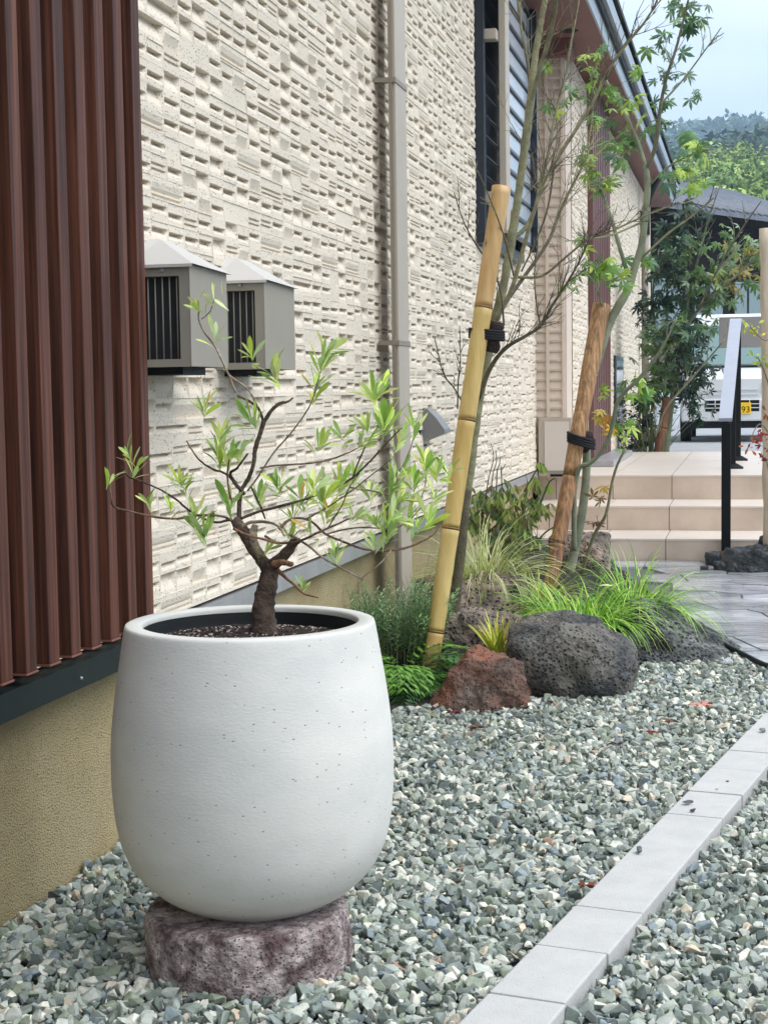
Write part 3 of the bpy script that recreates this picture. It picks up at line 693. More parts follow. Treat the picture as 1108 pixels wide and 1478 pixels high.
# stone under the pot
def rock(name, c, planes, nscale, namp, m, label, cat='rock', group=None, sub=5, sharp=9.0, seed=0, fine=.55):
    bm = bmesh.new(); bmesh.ops.create_icosphere(bm, subdivisions=sub, radius=1)
    rnd = random.Random(seed)
    for v in bm.verts:
        d = v.co.normalized(); s_ = 0
        for (nx_, ny_, nz_, h) in planes:
            l = math.sqrt(nx_*nx_+ny_*ny_+nz_*nz_); dn = (d.x*nx_+d.y*ny_+d.z*nz_)/l
            if dn > .02: s_ += (dn/h)**sharp
        r = s_**(-1/sharp)
        q = d*r
        n_ = noise.fractal(q*nscale+Vector((seed*3.1, 0, 0)), .85, 2.1, 7)+.5*abs(noise.noise(q*nscale*3.3+Vector((seed, 5, 1))))+fine*noise.fractal(q*nscale*5+Vector((0, seed, 0)), .9, 2.2, 4)
        v.co = q*(1+0)+d*n_*namp
    bm.verts.index_update(); b = MB(); b.add([v.co+Vector(c) for v in bm.verts], [[v.index for v in f.verts] for f in bm.faces], smooth=True); bm.free()
    return tag(b.build(name, m), label, cat, group)
b = MB(); prof2 = []; n_ = 120; rr = .2085; vs = []; zs = [(-.05, .205), (-.01, rr), (.03, rr+.002), (.07, rr+.002), (.11, rr), (.124, rr-.001), (.130, rr-.004), (.1325, rr-.010), (.133, rr-.04), (.1305, .12), (.13, .0001)]
fine = []
for i in range(len(zs)-1):
    for q in range(4): fine.append((zs[i][0]+(zs[i+1][0]-zs[i][0])*q/4, zs[i][1]+(zs[i+1][1]-zs[i][1])*q/4))
fine.append(zs[-1])
for z, r in fine:
    for k in range(n_):
        a = 2*math.pi*k/n_; q = Vector((math.cos(a)*r*9, math.sin(a)*r*9, z*9)); e = .007*noise.fractal(q*1.3, 1, 2, 5)+.004*noise.noise(q*9)
        if r < .15: e = 0
        vs.append((PC.x-.004+(r+e)*math.cos(a), PC.y-.045+(r+e)*1.02*math.sin(a)*1.0, z+(e*.5 if r > .15 and z > .1 else 0)))
b.add(vs, [(i*n_+k, i*n_+(k+1) % n_, (i+1)*n_+(k+1) % n_, (i+1)*n_+k) for i in range(len(fine)-1) for k in range(n_)], smooth=True)
tag(b.build('pedestal_stone', m_granite), 'rough round purplish grey stone carrying the white pot', 'stone')

# ------------------------------------------------------------ rocks in the bed
sph = lambda sx, sy, sz: [(1, 0, 0, sx), (-1, 0, 0, sx), (0, 1, 0, sy), (0, -1, 0, sy), (0, 0, 1, sz), (0, 0, -1, sz)]
rock('rock', (-.675, 6.15, .10), [(1, 0, -.25, .235), (-1, 0, .1, .235), (0, -1, .15, .24), (0, 1, 0, .24), (-.15, 0, 1, .195), (.62, 0, 1, .185), (0, -.6, 1, .215), (0, 0, -1, .16), (1, -1, .2, .27), (-1, -1, -.3, .28), (.8, 0, -1, .22), (-.7, 0, -1, .24), (0, -1, -.8, .22)],
     2.2, .035, m_lava, 'large dark lava boulder, tallest of the rocks, between red rock and grey rock', group='rocks edging the planting bed', seed=1, sharp=8)
rock('rock', (-.37, 6.98, .03), [(1, -.1, 0, .36), (-1, 0, 0, .24), (0, -1, .3, .20), (0, 1, 0, .3), (0, 0, 1, .19), (.55, -.1, 1, .135), (0, -.7, 1, .175), (0, 0, -1, .12), (-.8, -.2, 1, .215)],
     3.0, .032, m_lava2, 'grey porous lava rock sloping down to the path edge', group='rocks edging the planting bed', seed=2, sharp=9)
rock('rock', (-.945, 5.80, .055), [(1, 0, 0.45, 0.126), (1, 0, -0.3, 0.168), (-1, 0, 0.75, 0.1302), (-1, 0, -0.3, 0.1764), (0, -1, 0.35, 0.1386), (0, 1, 0, 0.168), (0.2, 0, 1, 0.126), (0, 0, -1, 0.1008), (-0.4, -1, 0.5, 0.1344), (0.6, -1, 0.2, 0.1428)],
     4.2, .040, m_redrock, 'rusty red peaked rock beside the large dark boulder', group='rocks edging the planting bed', seed=3, sharp=14)
rock('rock', (-1.22, 7.05, .16), sph(.24, .22, .17)+[(1, -1, 1, .22), (-1, -1, 1, .24)], 3.6, .035, m_brownrock, 'brown rock behind the red one under the pale grass', group='rocks edging the planting bed', seed=4)
rock('rock', (-1.13, 6.55, .10), sph(.20, .15, .13)+[(1, -1, 1, .17), (-1, -1, 1, .18)], 3.6, .035, m_brownrock, 'low dark brown rock at the foot of the thin grey tree', group='rocks edging the planting bed', seed=8)
rock('rock', (-.97, 9.3, .14), sph(.17, .16, .18)+[(1, -1, 1, .2), (-1, -1, 1.4, .2)], 4.5, .03, m_brownrock, 'brownish rock at the foot of the green-stemmed maple by the steps', group='rocks edging the planting bed', seed=5)
G2 = 'black rocks by the handrail post'
rock('rock', (.03, 10.28, .05), sph(.20, .13, .10)+[(-1, -1, 1, .14), (1, -.5, 1, .17)], 6, .04, m_coal, 'largest black craggy rock on the slate by the handrail', group=G2, seed=6, sub=4, sharp=16)
rock('rock', (-.19, 10.55, .05), sph(.075, .06, .05), 9, .02, m_coal, 'small black rock left of the handrail post', group=G2, seed=7, sub=3, sharp=16)
rock('rock', (-.155, 10.25, .035), sph(.06, .05, .035), 9, .015, m_coal, 'flat black stone in front of the handrail post', group=G2, seed=9, sub=3, sharp=16)
rock('rock', (.17, 10.5, .10), sph(.10, .08, .13), 9, .03, m_coal, 'black rock at the foot of the pale stake', group=G2, seed=10, sub=3, sharp=16)
rock('rock', (-.275, 10.24, .025), sph(.025, .02, .018), 12, .006, m_coal, 'tiny black stone alone on the slate', group=G2, seed=11, sub=3, sharp=16)

# ------------------------------------------------------------ leaves, grasses
def leaf(b, p, d, up, L_, W_, col, bend=.25, prof=((0, .12), (.25, .55), (.55, 1.0), (.8, .75), (1, .05)), fold=.18):
    d = d.normalized(); s_ = d.cross(up)
    if s_.length < 1e-3: s_ = d.cross(Vector((1, .3, .2)))
    s_.normalize(); n_ = s_.cross(d).normalized(); vs = []
    for t, wv in prof:
        c = p+d*(L_*t)-n_*(bend*L_*t*t)
        vs += [c-s_*(W_*.5*wv)+n_*(fold*W_*wv*.5), c, c+s_*(W_*.5*wv)+n_*(fold*W_*wv*.5)]
    fs = []
    for i in range(len(prof)-1):
        for k in range(2): fs.append((i*3+k, i*3+k+1, (i+1)*3+k+1, (i+1)*3+k))
    b.add(vs, fs, col, True)
def rv(): return Vector((random.gauss(0, 1), random.gauss(0, 1), random.gauss(0, 1))).normalized()
def vary(c, a=.18): g = random.uniform(1-a, 1+a); return (c[0]*g*random.uniform(.92, 1.08), c[1]*g, c[2]*g*random.uniform(.85, 1.15))

# potted tree -----------------------------------------------------------------
def pt(cx, cy, dy=0): return at(120+.5054*cx, 400+.5054*cy, STY+dy)
kc = .5054*pxm(3.2)
tree = thing('potted_tree', 'small gnarled tree with pale green leaf rosettes growing in the white pot', 'tree')
bt = MB()
def limb(pts, r0, r1, dy0=0., dy1=0., col=(1, 1, 1), n=8, wob=.10, k=5, jit=.6):
    P = [(*p[:2], dy0+(dy1-dy0)*i/(len(pts)-1), (p[2] if len(p) > 2 else r0+(r1-r0)*i/(len(pts)-1))) for i, p in enumerate(pts)]
    S = spline(P, k); bt.tube([pt(q[0]+random.uniform(-jit, jit), q[1]+random.uniform(-jit, jit), q[2]) for q in S], [max(.0006, q[3]*kc*(.66 if r0 < 12 else .84)) for q in S], n, col, wob=wob)
T0 = (.62, .52, .46); G0 = (2.0, 1.95, 1.75); BR = (1.25, .95, .75); PL = (2.2, 2.1, 1.7)
limb([(521, 1045, 52), (517, 985, 42), (517, 930, 36), (526, 880, 33), (533, 845, 30), (535, 815, 26)], 40, 28, col=T0, n=14, wob=.09)
limb([(530, 835, 25), (505, 800, 21), (482, 765, 22), (460, 728, 21), (442, 706, 20), (430, 690, 11)], 22, 12, 0, -.01, T0, 12, .08)
limb([(508, 800, 14), (490, 768, 16), (484, 735, 15), (492, 708, 11)], 12, 8, -.008, -.012, G0, 10, .05)
limb([(445, 700, 11), (446, 655, 10), (452, 610, 9), (475, 570, 9), (487, 530, 9), (492, 490, 10), (505, 450, 10), (516, 410, 10)], 10, 8, 0, .02, T0, 9, .1)
limb([(512, 420, 9), (535, 385, 8), (560, 362, 7), (585, 355, 5), (600, 345, 4)], 9, 4, .02, .05, T0, 8, .12)
limb([(516, 412, 6), (500, 375, 6), (470, 352, 6), (440, 338, 5)], 6, 4, .02, .0, T0, 8, .1)
limb([(500, 372), (470, 320), (430, 290), (400, 262)], 4, 3, .02, .02, G0)
limb([(436, 330, 5), (420, 290, 5), (398, 240, 5), (375, 195, 4.5), (345, 155, 4), (331, 120, 4), (332, 85, 3)], 5, 3, .0, -.02, G0)
limb([(338, 120), (360, 102), (368, 85), (374, 62)], 2.5, 2, -.02, -.03, G0)
limb([(430, 700, 6), (400, 684, 5), (330, 680, 5), (270, 690, 5), (200, 684, 5), (130, 668, 4.5), (88, 655, 4.5), (80, 625, 4), (78, 590, 3)], 6, 3, .0, -.08, BR)
limb([(425, 692, 6), (375, 700, 5), (330, 682, 5), (298, 662, 5), (262, 632, 4.5), (215, 604, 4), (165, 583, 4), (130, 570, 3.5), (108, 540, 3)], 6, 3, .0, .06, T0)
limb([(300, 668), (325, 705), (345, 740)], 4, 3, .02, -.06, T0)
limb([(438, 588, 7), (405, 560, 5), (370, 548, 5), (335, 525, 4), (312, 495, 3.5), (296, 468, 3)], 6, 3, .01, .06, BR)
limb([(462, 620, 8), (435, 590, 8), (420, 560, 7), (440, 545, 5), (470, 505, 4)], 8, 4, .0, -.04, T0)
limb([(425, 650, 5), (415, 600, 4), (412, 560, 4), (418, 520, 3)], 5, 3, -.01, -.05, BR)
limb([(535, 830, 22), (560, 806, 20), (585, 782, 17), (600, 760, 15), (618, 752, 9)], 20, 10, 0, -.03, T0, 12, .1)
limb([(545, 820, 13), (570, 815, 10), (595, 820, 9)], 13, 9, -.02, -.06, (1.8, 1.2, .8), 9, .12)
limb([(520, 740, 6), (560, 760, 5), (620, 752, 5), (670, 730, 5), (710, 712, 4), (760, 690, 3)], 6, 3, -.03, -.10, BR)
limb([(450, 690, 7), (500, 670, 6), (560, 655, 6), (640, 632, 5), (720, 600, 5), (770, 572, 5), (815, 530, 4), (850, 492, 4), (880, 460, 3), (910, 430, 2.5)], 7, 3, .0, .06, T0)
limb([(440, 720, 8), (480, 700, 7), (530, 700, 6), (560, 715, 5), (575, 740, 4)], 8, 4, -.01, -.04, G0)
limb([(430, 718, 7), (465, 735, 5), (520, 750, 5), (560, 762, 4)], 7, 4, -.02, -.05, (1.7, 1.1, .8))
limb([(560, 720, 9), (585, 695, 6), (620, 688, 5), (655, 700, 5), (690, 732, 5), (740, 755, 5), (800, 776, 5), (860, 781, 5), (915, 775, 5), (960, 758, 4), (1000, 735, 3), (1020, 708, 2.5)], 7, 3, -.01, .12, BR)
limb([(590, 735, 7), (640, 765, 5), (690, 805, 5), (735, 830, 4), (795, 862, 4)], 7, 3, -.03, -.08, G0)
limb([(880, 780), (850, 815), (820, 840), (795, 860)], 3, 2.5, .05, .02, PL)
limb([(470, 610, 4), (500, 570, 4), (545, 500, 4), (590, 450, 3.5), (630, 395, 3), (655, 350, 3), (672, 290, 2.5), (685, 250, 2)], 4, 2, .01, -.06, PL)
limb([(505, 545, 4), (560, 537, 4), (640, 532, 4), (700, 522, 4), (760, 500, 3), (800, 478, 2.5)], 4, 3, .02, .14, BR)
limb([(760, 600), (830, 612), (900, 632), (960, 640), (1010, 625)], 4, 2.5, .03, .14, G0)
limb([(690, 735), (760, 718), (830, 716), (890, 722)], 4, 2.5, .0, .12, BR)
limb([(768, 575), (785, 530), (805, 485)], 4, 3, .04, .0, BR)
limb([(555, 835, 10), (580, 860, 7), (605, 880, 6), (632, 905, 5), (672, 915, 3)], 9, 3, -.02, -.09, (1.6, 1.0, .7))
limb([(640, 690), (700, 655), (760, 615), (830, 560), (880, 520)], 4, 2.5, .02, -.08, G0)
limb([(870, 600), (900, 560), (930, 500), (950, 440)], 3, 2, .08, .02, G0)
limb([(700, 715), (740, 650), (760, 600), (790, 560)], 3, 2, -.04, -.1, BR)
limb([(480, 600), (500, 640), (520, 690)], 4, 4, 0, .03, T0)
limb([(960, 640), (975, 600), (980, 560), (985, 520)], 2.5, 2, .1, .06, G0)
limb([(890, 722), (935, 690), (970, 650)], 2.5, 2, .12, .1, BR)
bt.build('trunk', m_bark_pot, tree)
bl = MB()
LC = [lin(188, 206, 108), lin(160, 190, 100), lin(206, 218, 138), lin(172, 198, 128), lin(140, 174, 82), lin(214, 220, 140), lin(190, 212, 84), lin(190, 206, 150)]
ROS = [(331, 88, 5, 48), (372, 64, 3, 46), (374, 180, 4, 58), (402, 60, 1, 55), (482, 222, 6, 62), (545, 282, 8, 76), (690, 225, 7, 78), (680, 265, 6, 74), (660, 330, 8, 72), (482, 415, 8, 70), (345, 380, 8, 66), (392, 455, 9, 68),
       (402, 520, 11, 66), (385, 505, 7, 60), (278, 590, 9, 58), (292, 612, 7, 56), (132, 512, 6, 52), (78, 585, 4, 56), (150, 550, 5, 62), (190, 648, 8, 44), (322, 690, 8, 66), (345, 735, 8, 84), (250, 668, 5, 50), (418, 530, 5, 60), (448, 515, 6, 60),
       (555, 600, 8, 58), (672, 490, 7, 54), (740, 462, 6, 56), (832, 350, 9, 74), (845, 330, 7, 72), (860, 430, 9, 84), (810, 440, 8, 74), (800, 470, 7, 70), (565, 580, 5, 52), (690, 630, 9, 80), (730, 610, 8, 80), (700, 670, 7, 74), (880, 610, 8, 68),
       (905, 560, 8, 66), (975, 540, 8, 62), (1010, 570, 7, 60), (985, 690, 8, 72), (880, 690, 9, 64), (838, 705, 10, 60), (830, 760, 6, 56), (700, 680, 6, 62), (588, 745, 7, 62), (722, 800, 9, 48), (520, 790, 3, 60), (625, 885, 8, 42), (640, 650, 6, 58), (770, 580, 7, 64),
       (925, 700, 7, 64), (420, 660, 6, 74), (500, 650, 5, 84), (945, 430, 5, 60), (1040, 560, 5, 52), (770, 690, 6, 60), (620, 640, 7, 62), (900, 640, 8, 60), (945, 600, 8, 60), (870, 740, 8, 54), (900, 470, 6, 66), (640, 720, 6, 52), (600, 690, 5, 54), (1000, 640, 6, 56), (950, 720, 7, 58), (820, 620, 6, 62), (660, 600, 6, 66)]
for (cx, cy, n_, L_) in ROS:
    n_ = int(n_*1.45)+1; L_ *= 1.06
    dy = random.uniform(-.10, .12) if cx > 560 else random.uniform(-.07, .07)
    p = pt(cx, cy, dy); ax = (Vector((random.gauss(0, .35), random.gauss(0, .35), 1)) + Vector((.25 if cx > 600 else -.2 if cx < 300 else 0, 0, 0))).normalized()
    for k in range(n_):
        a = k*2.4+random.uniform(-.3, .3); e = ax.orthogonal().normalized(); f_ = ax.cross(e)
        sp = random.uniform(.3, 1.5)*(1 if k > 1 else .45); d = ax+(e*math.cos(a)+f_*math.sin(a))*sp
        ln = L_*kc*random.uniform(.7, 1.15); c_ = vary(random.choice(LC), .2)
        if random.random() < .012: c_ = lin(222, 170, 80)
        leaf(bl, p+ax*random.triangular(-.035, .012, 0), d, ax+rv()*.3, ln, ln*random.uniform(.15, .25), c_, bend=random.uniform(-.05, .3), prof=((0, .10), (.2, .42), (.45, .85), (.7, 1.0), (.88, .68), (1, .06)))
bl.build('leaves', m_leaf, tree)

# bamboo stakes ---------------------------------------------------------------
def stake(name, p0, p1, r0, r1, nodes, m, cols, label, wob=0):
    t = thing(name, label, 'bamboo stake', group='bamboo stakes propping the young trees')
    b = MB(); n_ = 24; ax = p1-p0; ts = [0.0]
    cuts = sorted(nodes)
    L_ = ax.length; prof = []
    k = 0; tt = 0
    marks = [0]+cuts+[1]
    for i in range(len(marks)-1):
        a, c = marks[i], marks[i+1]
        for q in range(17):
            f = q/16; u = a+(c-a)*f; r = r0+(r1-r0)*u
            e = .035*r*(max(0, 1-f*10)**2+max(0, 1-(1-f)*10)**2); prof.append((u, r+e, cols[min(i, len(cols)-1)], cols[min(i+(1 if f > .5 else 0), len(cols)-1)] if False else None))
        if i < len(marks)-2:
            r = r0+(r1-r0)*c; prof.append((c+.0012, r*.955, (.35, .22, .15), None)); prof.append((c+.0030, r*1.05, (.5, .36, .26), None)); prof.append((c+.0052, r*1.02, (.8, .7, .6), None))
    e = ax.orthogonal().normalized(); f_ = ax.normalized().cross(e); vs = []; fc = []
    for (u, r, c_, _) in prof:
        for k in range(n_):
            a = 2*math.pi*k/n_; rr_ = r*(1+wob*noise.noise(Vector((math.cos(a)*2, math.sin(a)*2, u*9)))); vs.append(p0+ax*u+(e*math.cos(a)+f_*math.sin(a))*rr_)
    for i in range(len(prof)-1):
        b2 = MB()
        c_ = prof[i][2] if prof[i][2] is not None else (1, 1, 1)
        for k in range(n_): b.f.append([i*n_+k, i*n_+(k+1) % n_, (i+1)*n_+(k+1) % n_, (i+1)*n_+k]); b.c.append(c_); b.sm.append(prof[i][0] > 0 and abs(prof[i+1][0]-prof[i][0]) > .004)
    b.v = [tuple(v) for v in vs]
    # hollow cut top
    o_ = len(b.v); top = p0+ax*1.0; r = r0+(r1-r0)
    for k in range(n_): a = 2*math.pi*k/n_; b.v.append(tuple(top+(e*math.cos(a)+f_*math.sin(a))*r*.72))
    for k in range(n_): a = 2*math.pi*k/n_; b.v.append(tuple(top-ax.normalized()*.03+(e*math.cos(a)+f_*math.sin(a))*r*.68))
    q0 = (len(prof)-1)*n_
    for k in range(n_):
        k2 = (k+1) % n_
        b.f.append([q0+k, q0+k2, o_+k2, o_+k]); b.c.append((.7, .6, .5)); b.sm.append(False)
        b.f.append([o_+k, o_+k2, o_+n_+k2, o_+n_+k]); b.c.append((.2, .15, .1)); b.sm.append(False)
    b.f.append([o_+n_+k for k in range(n_)]); b.c.append((.12, .09, .06)); b.sm.append(False)
    b.build('cane', m, t)
    return t
B1a, B1b = at(615, 1000, 6.20), at(723, 270, 6.52)
def along(py, pa=1000, pb=270): return (pa-py)/(pa-pb)
stake('bamboo_stake', B1a, B1b, 12.3*pxm(6.2), 12.8*pxm(6.5), [along(915), along(767), along(611), along(448)], m_bamboo, [(1, .86, .72), (1.0, .96, .74), (1, .93, .66), (.98, .92, .68), (.95, .8, .72)],
      'yellow bamboo stake leaning in front of the thin grey tree')
B2a, B2b = at(791, 858, 8.0), at(868, 440, 8.4)
stake('bamboo_stake', B2a, B2b, 10.0*pxm(8), 12.0*pxm(8.3), [.17, .40], m_bamboo_old, [(.75, .62, .55), (1, .9, .8), (1.15, 1.1, 1.0)], 'weathered brown bamboo stake tied to the green-stemmed maple', wob=.12)
b3a, b3b = at(948, 662, 16.7), at(963, 575, 16.75)
stake('bamboo_stake', b3a, b3b, 6.5*pxm(16.7), 6.5*pxm(16.7), [.5], m_bamboo_old, [(.55, .42, .4)], 'short dark brown stake at the back maple behind the platform', wob=.1)
# dark sprig drawn up the foot of the yellow stake: a small dry fern frond leaning on it
# ties
def tie(px, py, Y, wpx, label, tilt):
    t = thing('rope_tie', label, 'rope tie', group='ropes tying trees to their stakes')
    c = at(px, py, Y); k = pxm(Y); b = MB()
    for q in range(4):
        loop = []
        for a in range(17):
            th = 2*math.pi*a/16; loop.append(c+RT*(wpx[0]*k*math.cos(th))+Vector((0, 1, 0))*(19*k*math.sin(th))+Vector((0, 0, (q-1.5)*3.6*k+tilt*wpx[0]*k*math.cos(th)+random.uniform(-1, 1)*k*.6)))
        b.tube(loop, 2.3*k, 7, cap=False)
    b.build('cord', m_twine, t)
    return c, k, t
c, k, t = tie(702, 483, 6.46, (24, 0), 'black cord binding the grey tree to the yellow bamboo', -.08)
b = MB(); p0, p1 = at(706, 508, 6.47), at(716, 464, 6.47); S = [p0+(p1-p0)*i/8 for i in range(9)]; b.tube(S, [10*k, 12*k, 13*k, 12*k, 11.5*k, 11*k, 12*k, 12*k, 9*k], 14, wob=.13); b.build('wrap', m_wrap, t)
c, k, t = tie(838, 636, 8.2, (18, 0), 'black cord binding the maple to the weathered stake', -.3)
b = MB(); p0, p1 = at(838, 652, 8.25), at(847, 622, 8.25); S = [p0+(p1-p0)*i/6 for i in range(7)]; b.tube(S, [8*k, 10*k, 11*k, 10*k, 11*k, 10*k, 7*k], 12, wob=.15); b.build('wrap', m_wrap, t)

# garden trees ---------------------------------------------------------------
def branch(b, pts, Y0, Y1, r0, r1, col=(1, 1, 1), n=8, k=5, wob=.05):
    m_ = len(pts); P = []
    for i, p in enumerate(pts):
        f = i/(m_-1); P.append((p[0], p[1], Y0+(Y1-Y0)*f, (p[2] if len(p) > 2 else r0+(r1-r0)*f)))
    S = spline(P, k); b.tube([at(q[0], q[1], q[2]) for q in S], [max(.0010, .77*q[3]*pxm(q[2])) for q in S], n, col, wob=wob); return S
def twigs(b, S, n_, Lpx, col, r=.9, ang=.9, droop=0, sub=2):
    """short side twigs growing off a limb, forward-pointing"""
    ends = []
    for q in range(n_):
        i = random.randrange(len(S)//4, len(S)-1); a = at(*S[i][:3]); nx_ = at(*S[i+1][:3]); d = (nx_-a).normalized(); k_ = pxm(S[i][2])
        d2 = (d+rv()*ang*.75+Vector((0, 0, .25-droop))).normalized(); L_ = Lpx*k_*random.uniform(.4, 1.2); pts = [a]
        for s_ in range(4): d2 = (d2+rv()*.16).normalized(); pts.append(pts[-1]+d2*L_/4)
        b.tube(pts, [r*k_*(1-.16*s_) for s_ in range(5)], 5, col, cap=False); ends.append(pts[-1])
        for s_ in range(sub):
            j = random.randint(1, 3); d3 = (d2+rv()*.7).normalized(); e = pts[j]+d3*L_*random.uniform(.2, .45); b.tube([pts[j], (pts[j]+e)/2+rv()*L_*.03, e], [r*k_*.6, r*k_*.5, r*k_*.35], 4, col, cap=False); ends.append(e)
    return ends
GR = (1, 1, .95); DK = (.62, .54, .53); PK = (1.4, 1.3, 1.24)
t1 = thing('garden_tree', 'nearly bare grey stemmed young tree beside the yellow bamboo stake', 'tree')
b = MB()
branch(b, [(646, 985, 11.5), (654, 905, 10.5), (662, 820, 10), (670, 735, 9.4), (674, 705, 9)], 6.55, 6.6, 11, 9, (.5, .44, .42), 12, wob=.1)
S = branch(b, [(669, 742, 9.3), (670, 735, 9.5), (681, 650, 9), (691, 575, 8.5), (704, 512, 9), (715, 458, 8.5), (727, 408, 8), (737, 350, 8), (747, 285, 7.5), (757, 212, 7.5), (765, 150, 7), (770, 92, 6.2), (778, 45, 5.5), (786, 0, 5), (794, -50, 4)], 6.6, 6.8, 10, 5, (1.1, 1.08, .98), 12, wob=.12)
ea = []
Sa = branch(b, [(715, 462, 5), (735, 425, 4.6), (747, 388, 4.2), (760, 340, 4), (772, 300, 3.8), (786, 260, 3.5), (808, 222, 3.6), (834, 182, 3.4), (855, 148, 3.2), (881, 96, 3), (904, 63, 2.6), (928, 34, 2.2), (946, 4, 1.8), (955, -30, 1.5)], 6.6, 6.3, 4, 2, PK)
Sb = branch(b, [(735, 428, 4), (757, 398, 3.6), (790, 350, 3.2), (805, 312, 3), (822, 275, 2.6), (840, 240, 2), (852, 212, 1.6)], 6.6, 6.9, 4, 2, DK)
Sc = branch(b, [(690, 575, 5), (708, 530, 4.2), (730, 502, 3.8), (758, 485, 3.2), (780, 470, 3), (797, 440, 2.6), (817, 410, 2.3), (838, 372, 1.8), (856, 330, 1.4)], 6.55, 6.35, 5, 1.5, DK)
Sd = branch(b, [(745, 400, 3), (782, 398, 2.6), (815, 372, 2.2), (848, 346, 2), (885, 332, 1.8), (920, 316, 1.6), (960, 300, 1.3), (1000, 290, 1)], 6.65, 6.2, 3, 1, PK)
Se = branch(b, [(737, 345, 4.4), (757, 330, 4.2), (772, 300, 3.8), (780, 262, 3.2), (792, 215, 2.8), (802, 160, 2.4), (815, 110, 2.2), (826, 50, 1.8), (835, 0, 1.5)], 6.7, 7.0, 4, 1.5, GR)
Sf = branch(b, [(764, 152, 4.5), (776, 110, 4.2), (790, 62, 4), (800, 20, 3.4), (806, -30, 3)], 6.75, 6.5, 4, 2, GR)
Sg = branch(b, [(766, 150, 3), (762, 100, 2.6), (754, 55, 2.2), (748, 10, 2), (744, -30, 1.6)], 6.75, 6.95, 3, 1.5, DK)
Sh = branch(b, [(727, 470, 2), (722, 420, 1.9), (708, 385, 1.7), (686, 352, 1.5), (668, 318, 1.2), (655, 278, 1)], 6.55, 6.4, 2, 1, DK)
Si = branch(b, [(742, 402, 1.6), (728, 345, 1.5), (712, 300, 1.3), (690, 248, 1)], 6.6, 6.3, 2, 1, DK)
Sj = branch(b, [(780, 472, 1.6), (774, 440, 1.5), (771, 395, 1.2), (776, 350, 1)], 6.4, 6.4, 2, 1, DK)
Sk = branch(b, [(672, 590, 1.6), (655, 560, 1.5), (640, 540, 1.3), (628, 492, 1)], 6.6, 6.5, 2, 1, DK)
Sl = branch(b, [(660, 590, 1.4), (661, 550, 1.3), (664, 520, 1), (663, 470, .8)], 6.6, 6.5, 2, 1, DK)
Sm = branch(b, [(800, 235, 2), (790, 300, 1.8), (772, 350, 1.6), (752, 392, 1.6)], 6.5, 6.5, 2, 2, DK)
for s_, n_, l_ in ((Sa, 20, 60), (Sb, 14, 60), (Sc, 16, 55), (Sd, 8, 45), (Se, 16, 60), (Sf, 7, 70), (Sg, 6, 60), (Sh, 4, 28), (Si, 3, 25), (Sj, 3, 25), (Sk, 4, 26), (Sl, 3, 20), (S, 8, 70)):
    ea += twigs(b, s_, int(n_*2.0), l_*1.3, random.choice((DK, PK, DK)), .72, sub=3)
b.build('trunk', m_bark_olive, t1)

def maple_leaf(b, p, n_, d, s_, col, lobes=5, droop=.2):
    """one palmate leaf: p base, n_ normal, d pointing direction, s_ length"""
    d = (d-n_*d.dot(n_)).normalized(); e = n_.cross(d); vs = [p]; ang = {5: (-1.9, -.95, 0, .95, 1.9), 7: (-2.3, -1.55, -.78, 0, .78, 1.55, 2.3)}[lobes]
    ln = {5: (.55, .88, 1, .88, .55), 7: (.42, .72, .92, 1, .92, .72, .42)}[lobes]
    pts = []
    for i, (a, l_) in enumerate(zip(ang, ln)):
        a += random.uniform(-.06, .06); l_ *= s_*random.uniform(.9, 1.1)
        for r, o_ in ((.36, -.36), (.64, -.235), (1, 0), (.64, .235), (.36, .36)):
            q = p+(d*math.cos(a+o_)+e*math.sin(a+o_))*l_*r-n_*(droop*l_*r*r); pts.append(q)
    vs += pts; m_ = len(pts); fs = []
    for i in range(len(ang)):
        o_ = 1+i*5; fs += [(0, o_, o_+4), (o_, o_+1, o_+3, o_+4), (o_+1, o_+2, o_+3)]
    b.add(vs, fs, col)
def maple_cluster(b, bt_, px, py, Y, spread, n_, Lpx, cols, stem=True, down=.35):
    c = at(px, py, Y); k_ = pxm(Y)
    for q in range(n_):
        o_ = Vector((random.gauss(0, 1)*spread*k_, random.gauss(0, 1)*spread*k_*.8, random.gauss(0, 1)*spread*k_*.7)); p = c+o_
        n2 = (Vector((random.gauss(0, .55), random.gauss(-.35, .5), random.uniform(.2, 1)))).normalized()
        d = Vector((random.gauss(0, .8), random.gauss(0, .5), -down+random.gauss(0, .4)))
        maple_leaf(b, p, n2, d if d.length > .1 else Vector((1, 0, -1)), Lpx*k_*random.uniform(.65, 1.15), vary(random.choice(cols), .22), 7 if random.random() < .6 else 5, random.uniform(.1, .5))
        if stem: bt_.tube([c, (c+p)/2+Vector((0, 0, .01)), p], [.0010, .0009, .0007], 4, (.7, .55, .35), cap=False)
t2 = thing('maple_tree', 'green stemmed young maple with sparse star leaves beside the weathered stake', 'tree')
b = MB(); ML = MB()
Sa = branch(b, [(820, 830, 9.5), (833, 775, 8.5), (843, 715, 8), (846, 655, 7.6), (843, 605, 7.2), (852, 555, 7.8), (868, 500, 8), (880, 465, 7.6), (893, 440, 7.8), (907, 415, 7.2), (916, 385, 6.6), (926, 350, 6.4), (931, 305, 6), (934, 268, 5.8), (931, 238, 5)], 8.3, 8.5, 8, 5, GR, 12, wob=.05)
Sb = branch(b, [(931, 242, 4), (922, 212, 3.8), (912, 188, 3.6), (898, 158, 3.4), (888, 140, 2.6), (872, 112, 1.8)], 8.5, 8.7, 4, 2, GR)
Sc = branch(b, [(932, 245, 4), (942, 222, 3.8), (948, 195, 3.8), (953, 150, 3.2), (962, 110, 2.8), (975, 70, 2.4), (984, 35, 2), (995, -10, 1.6)], 8.5, 8.2, 4, 2, (.75, .7, .7))
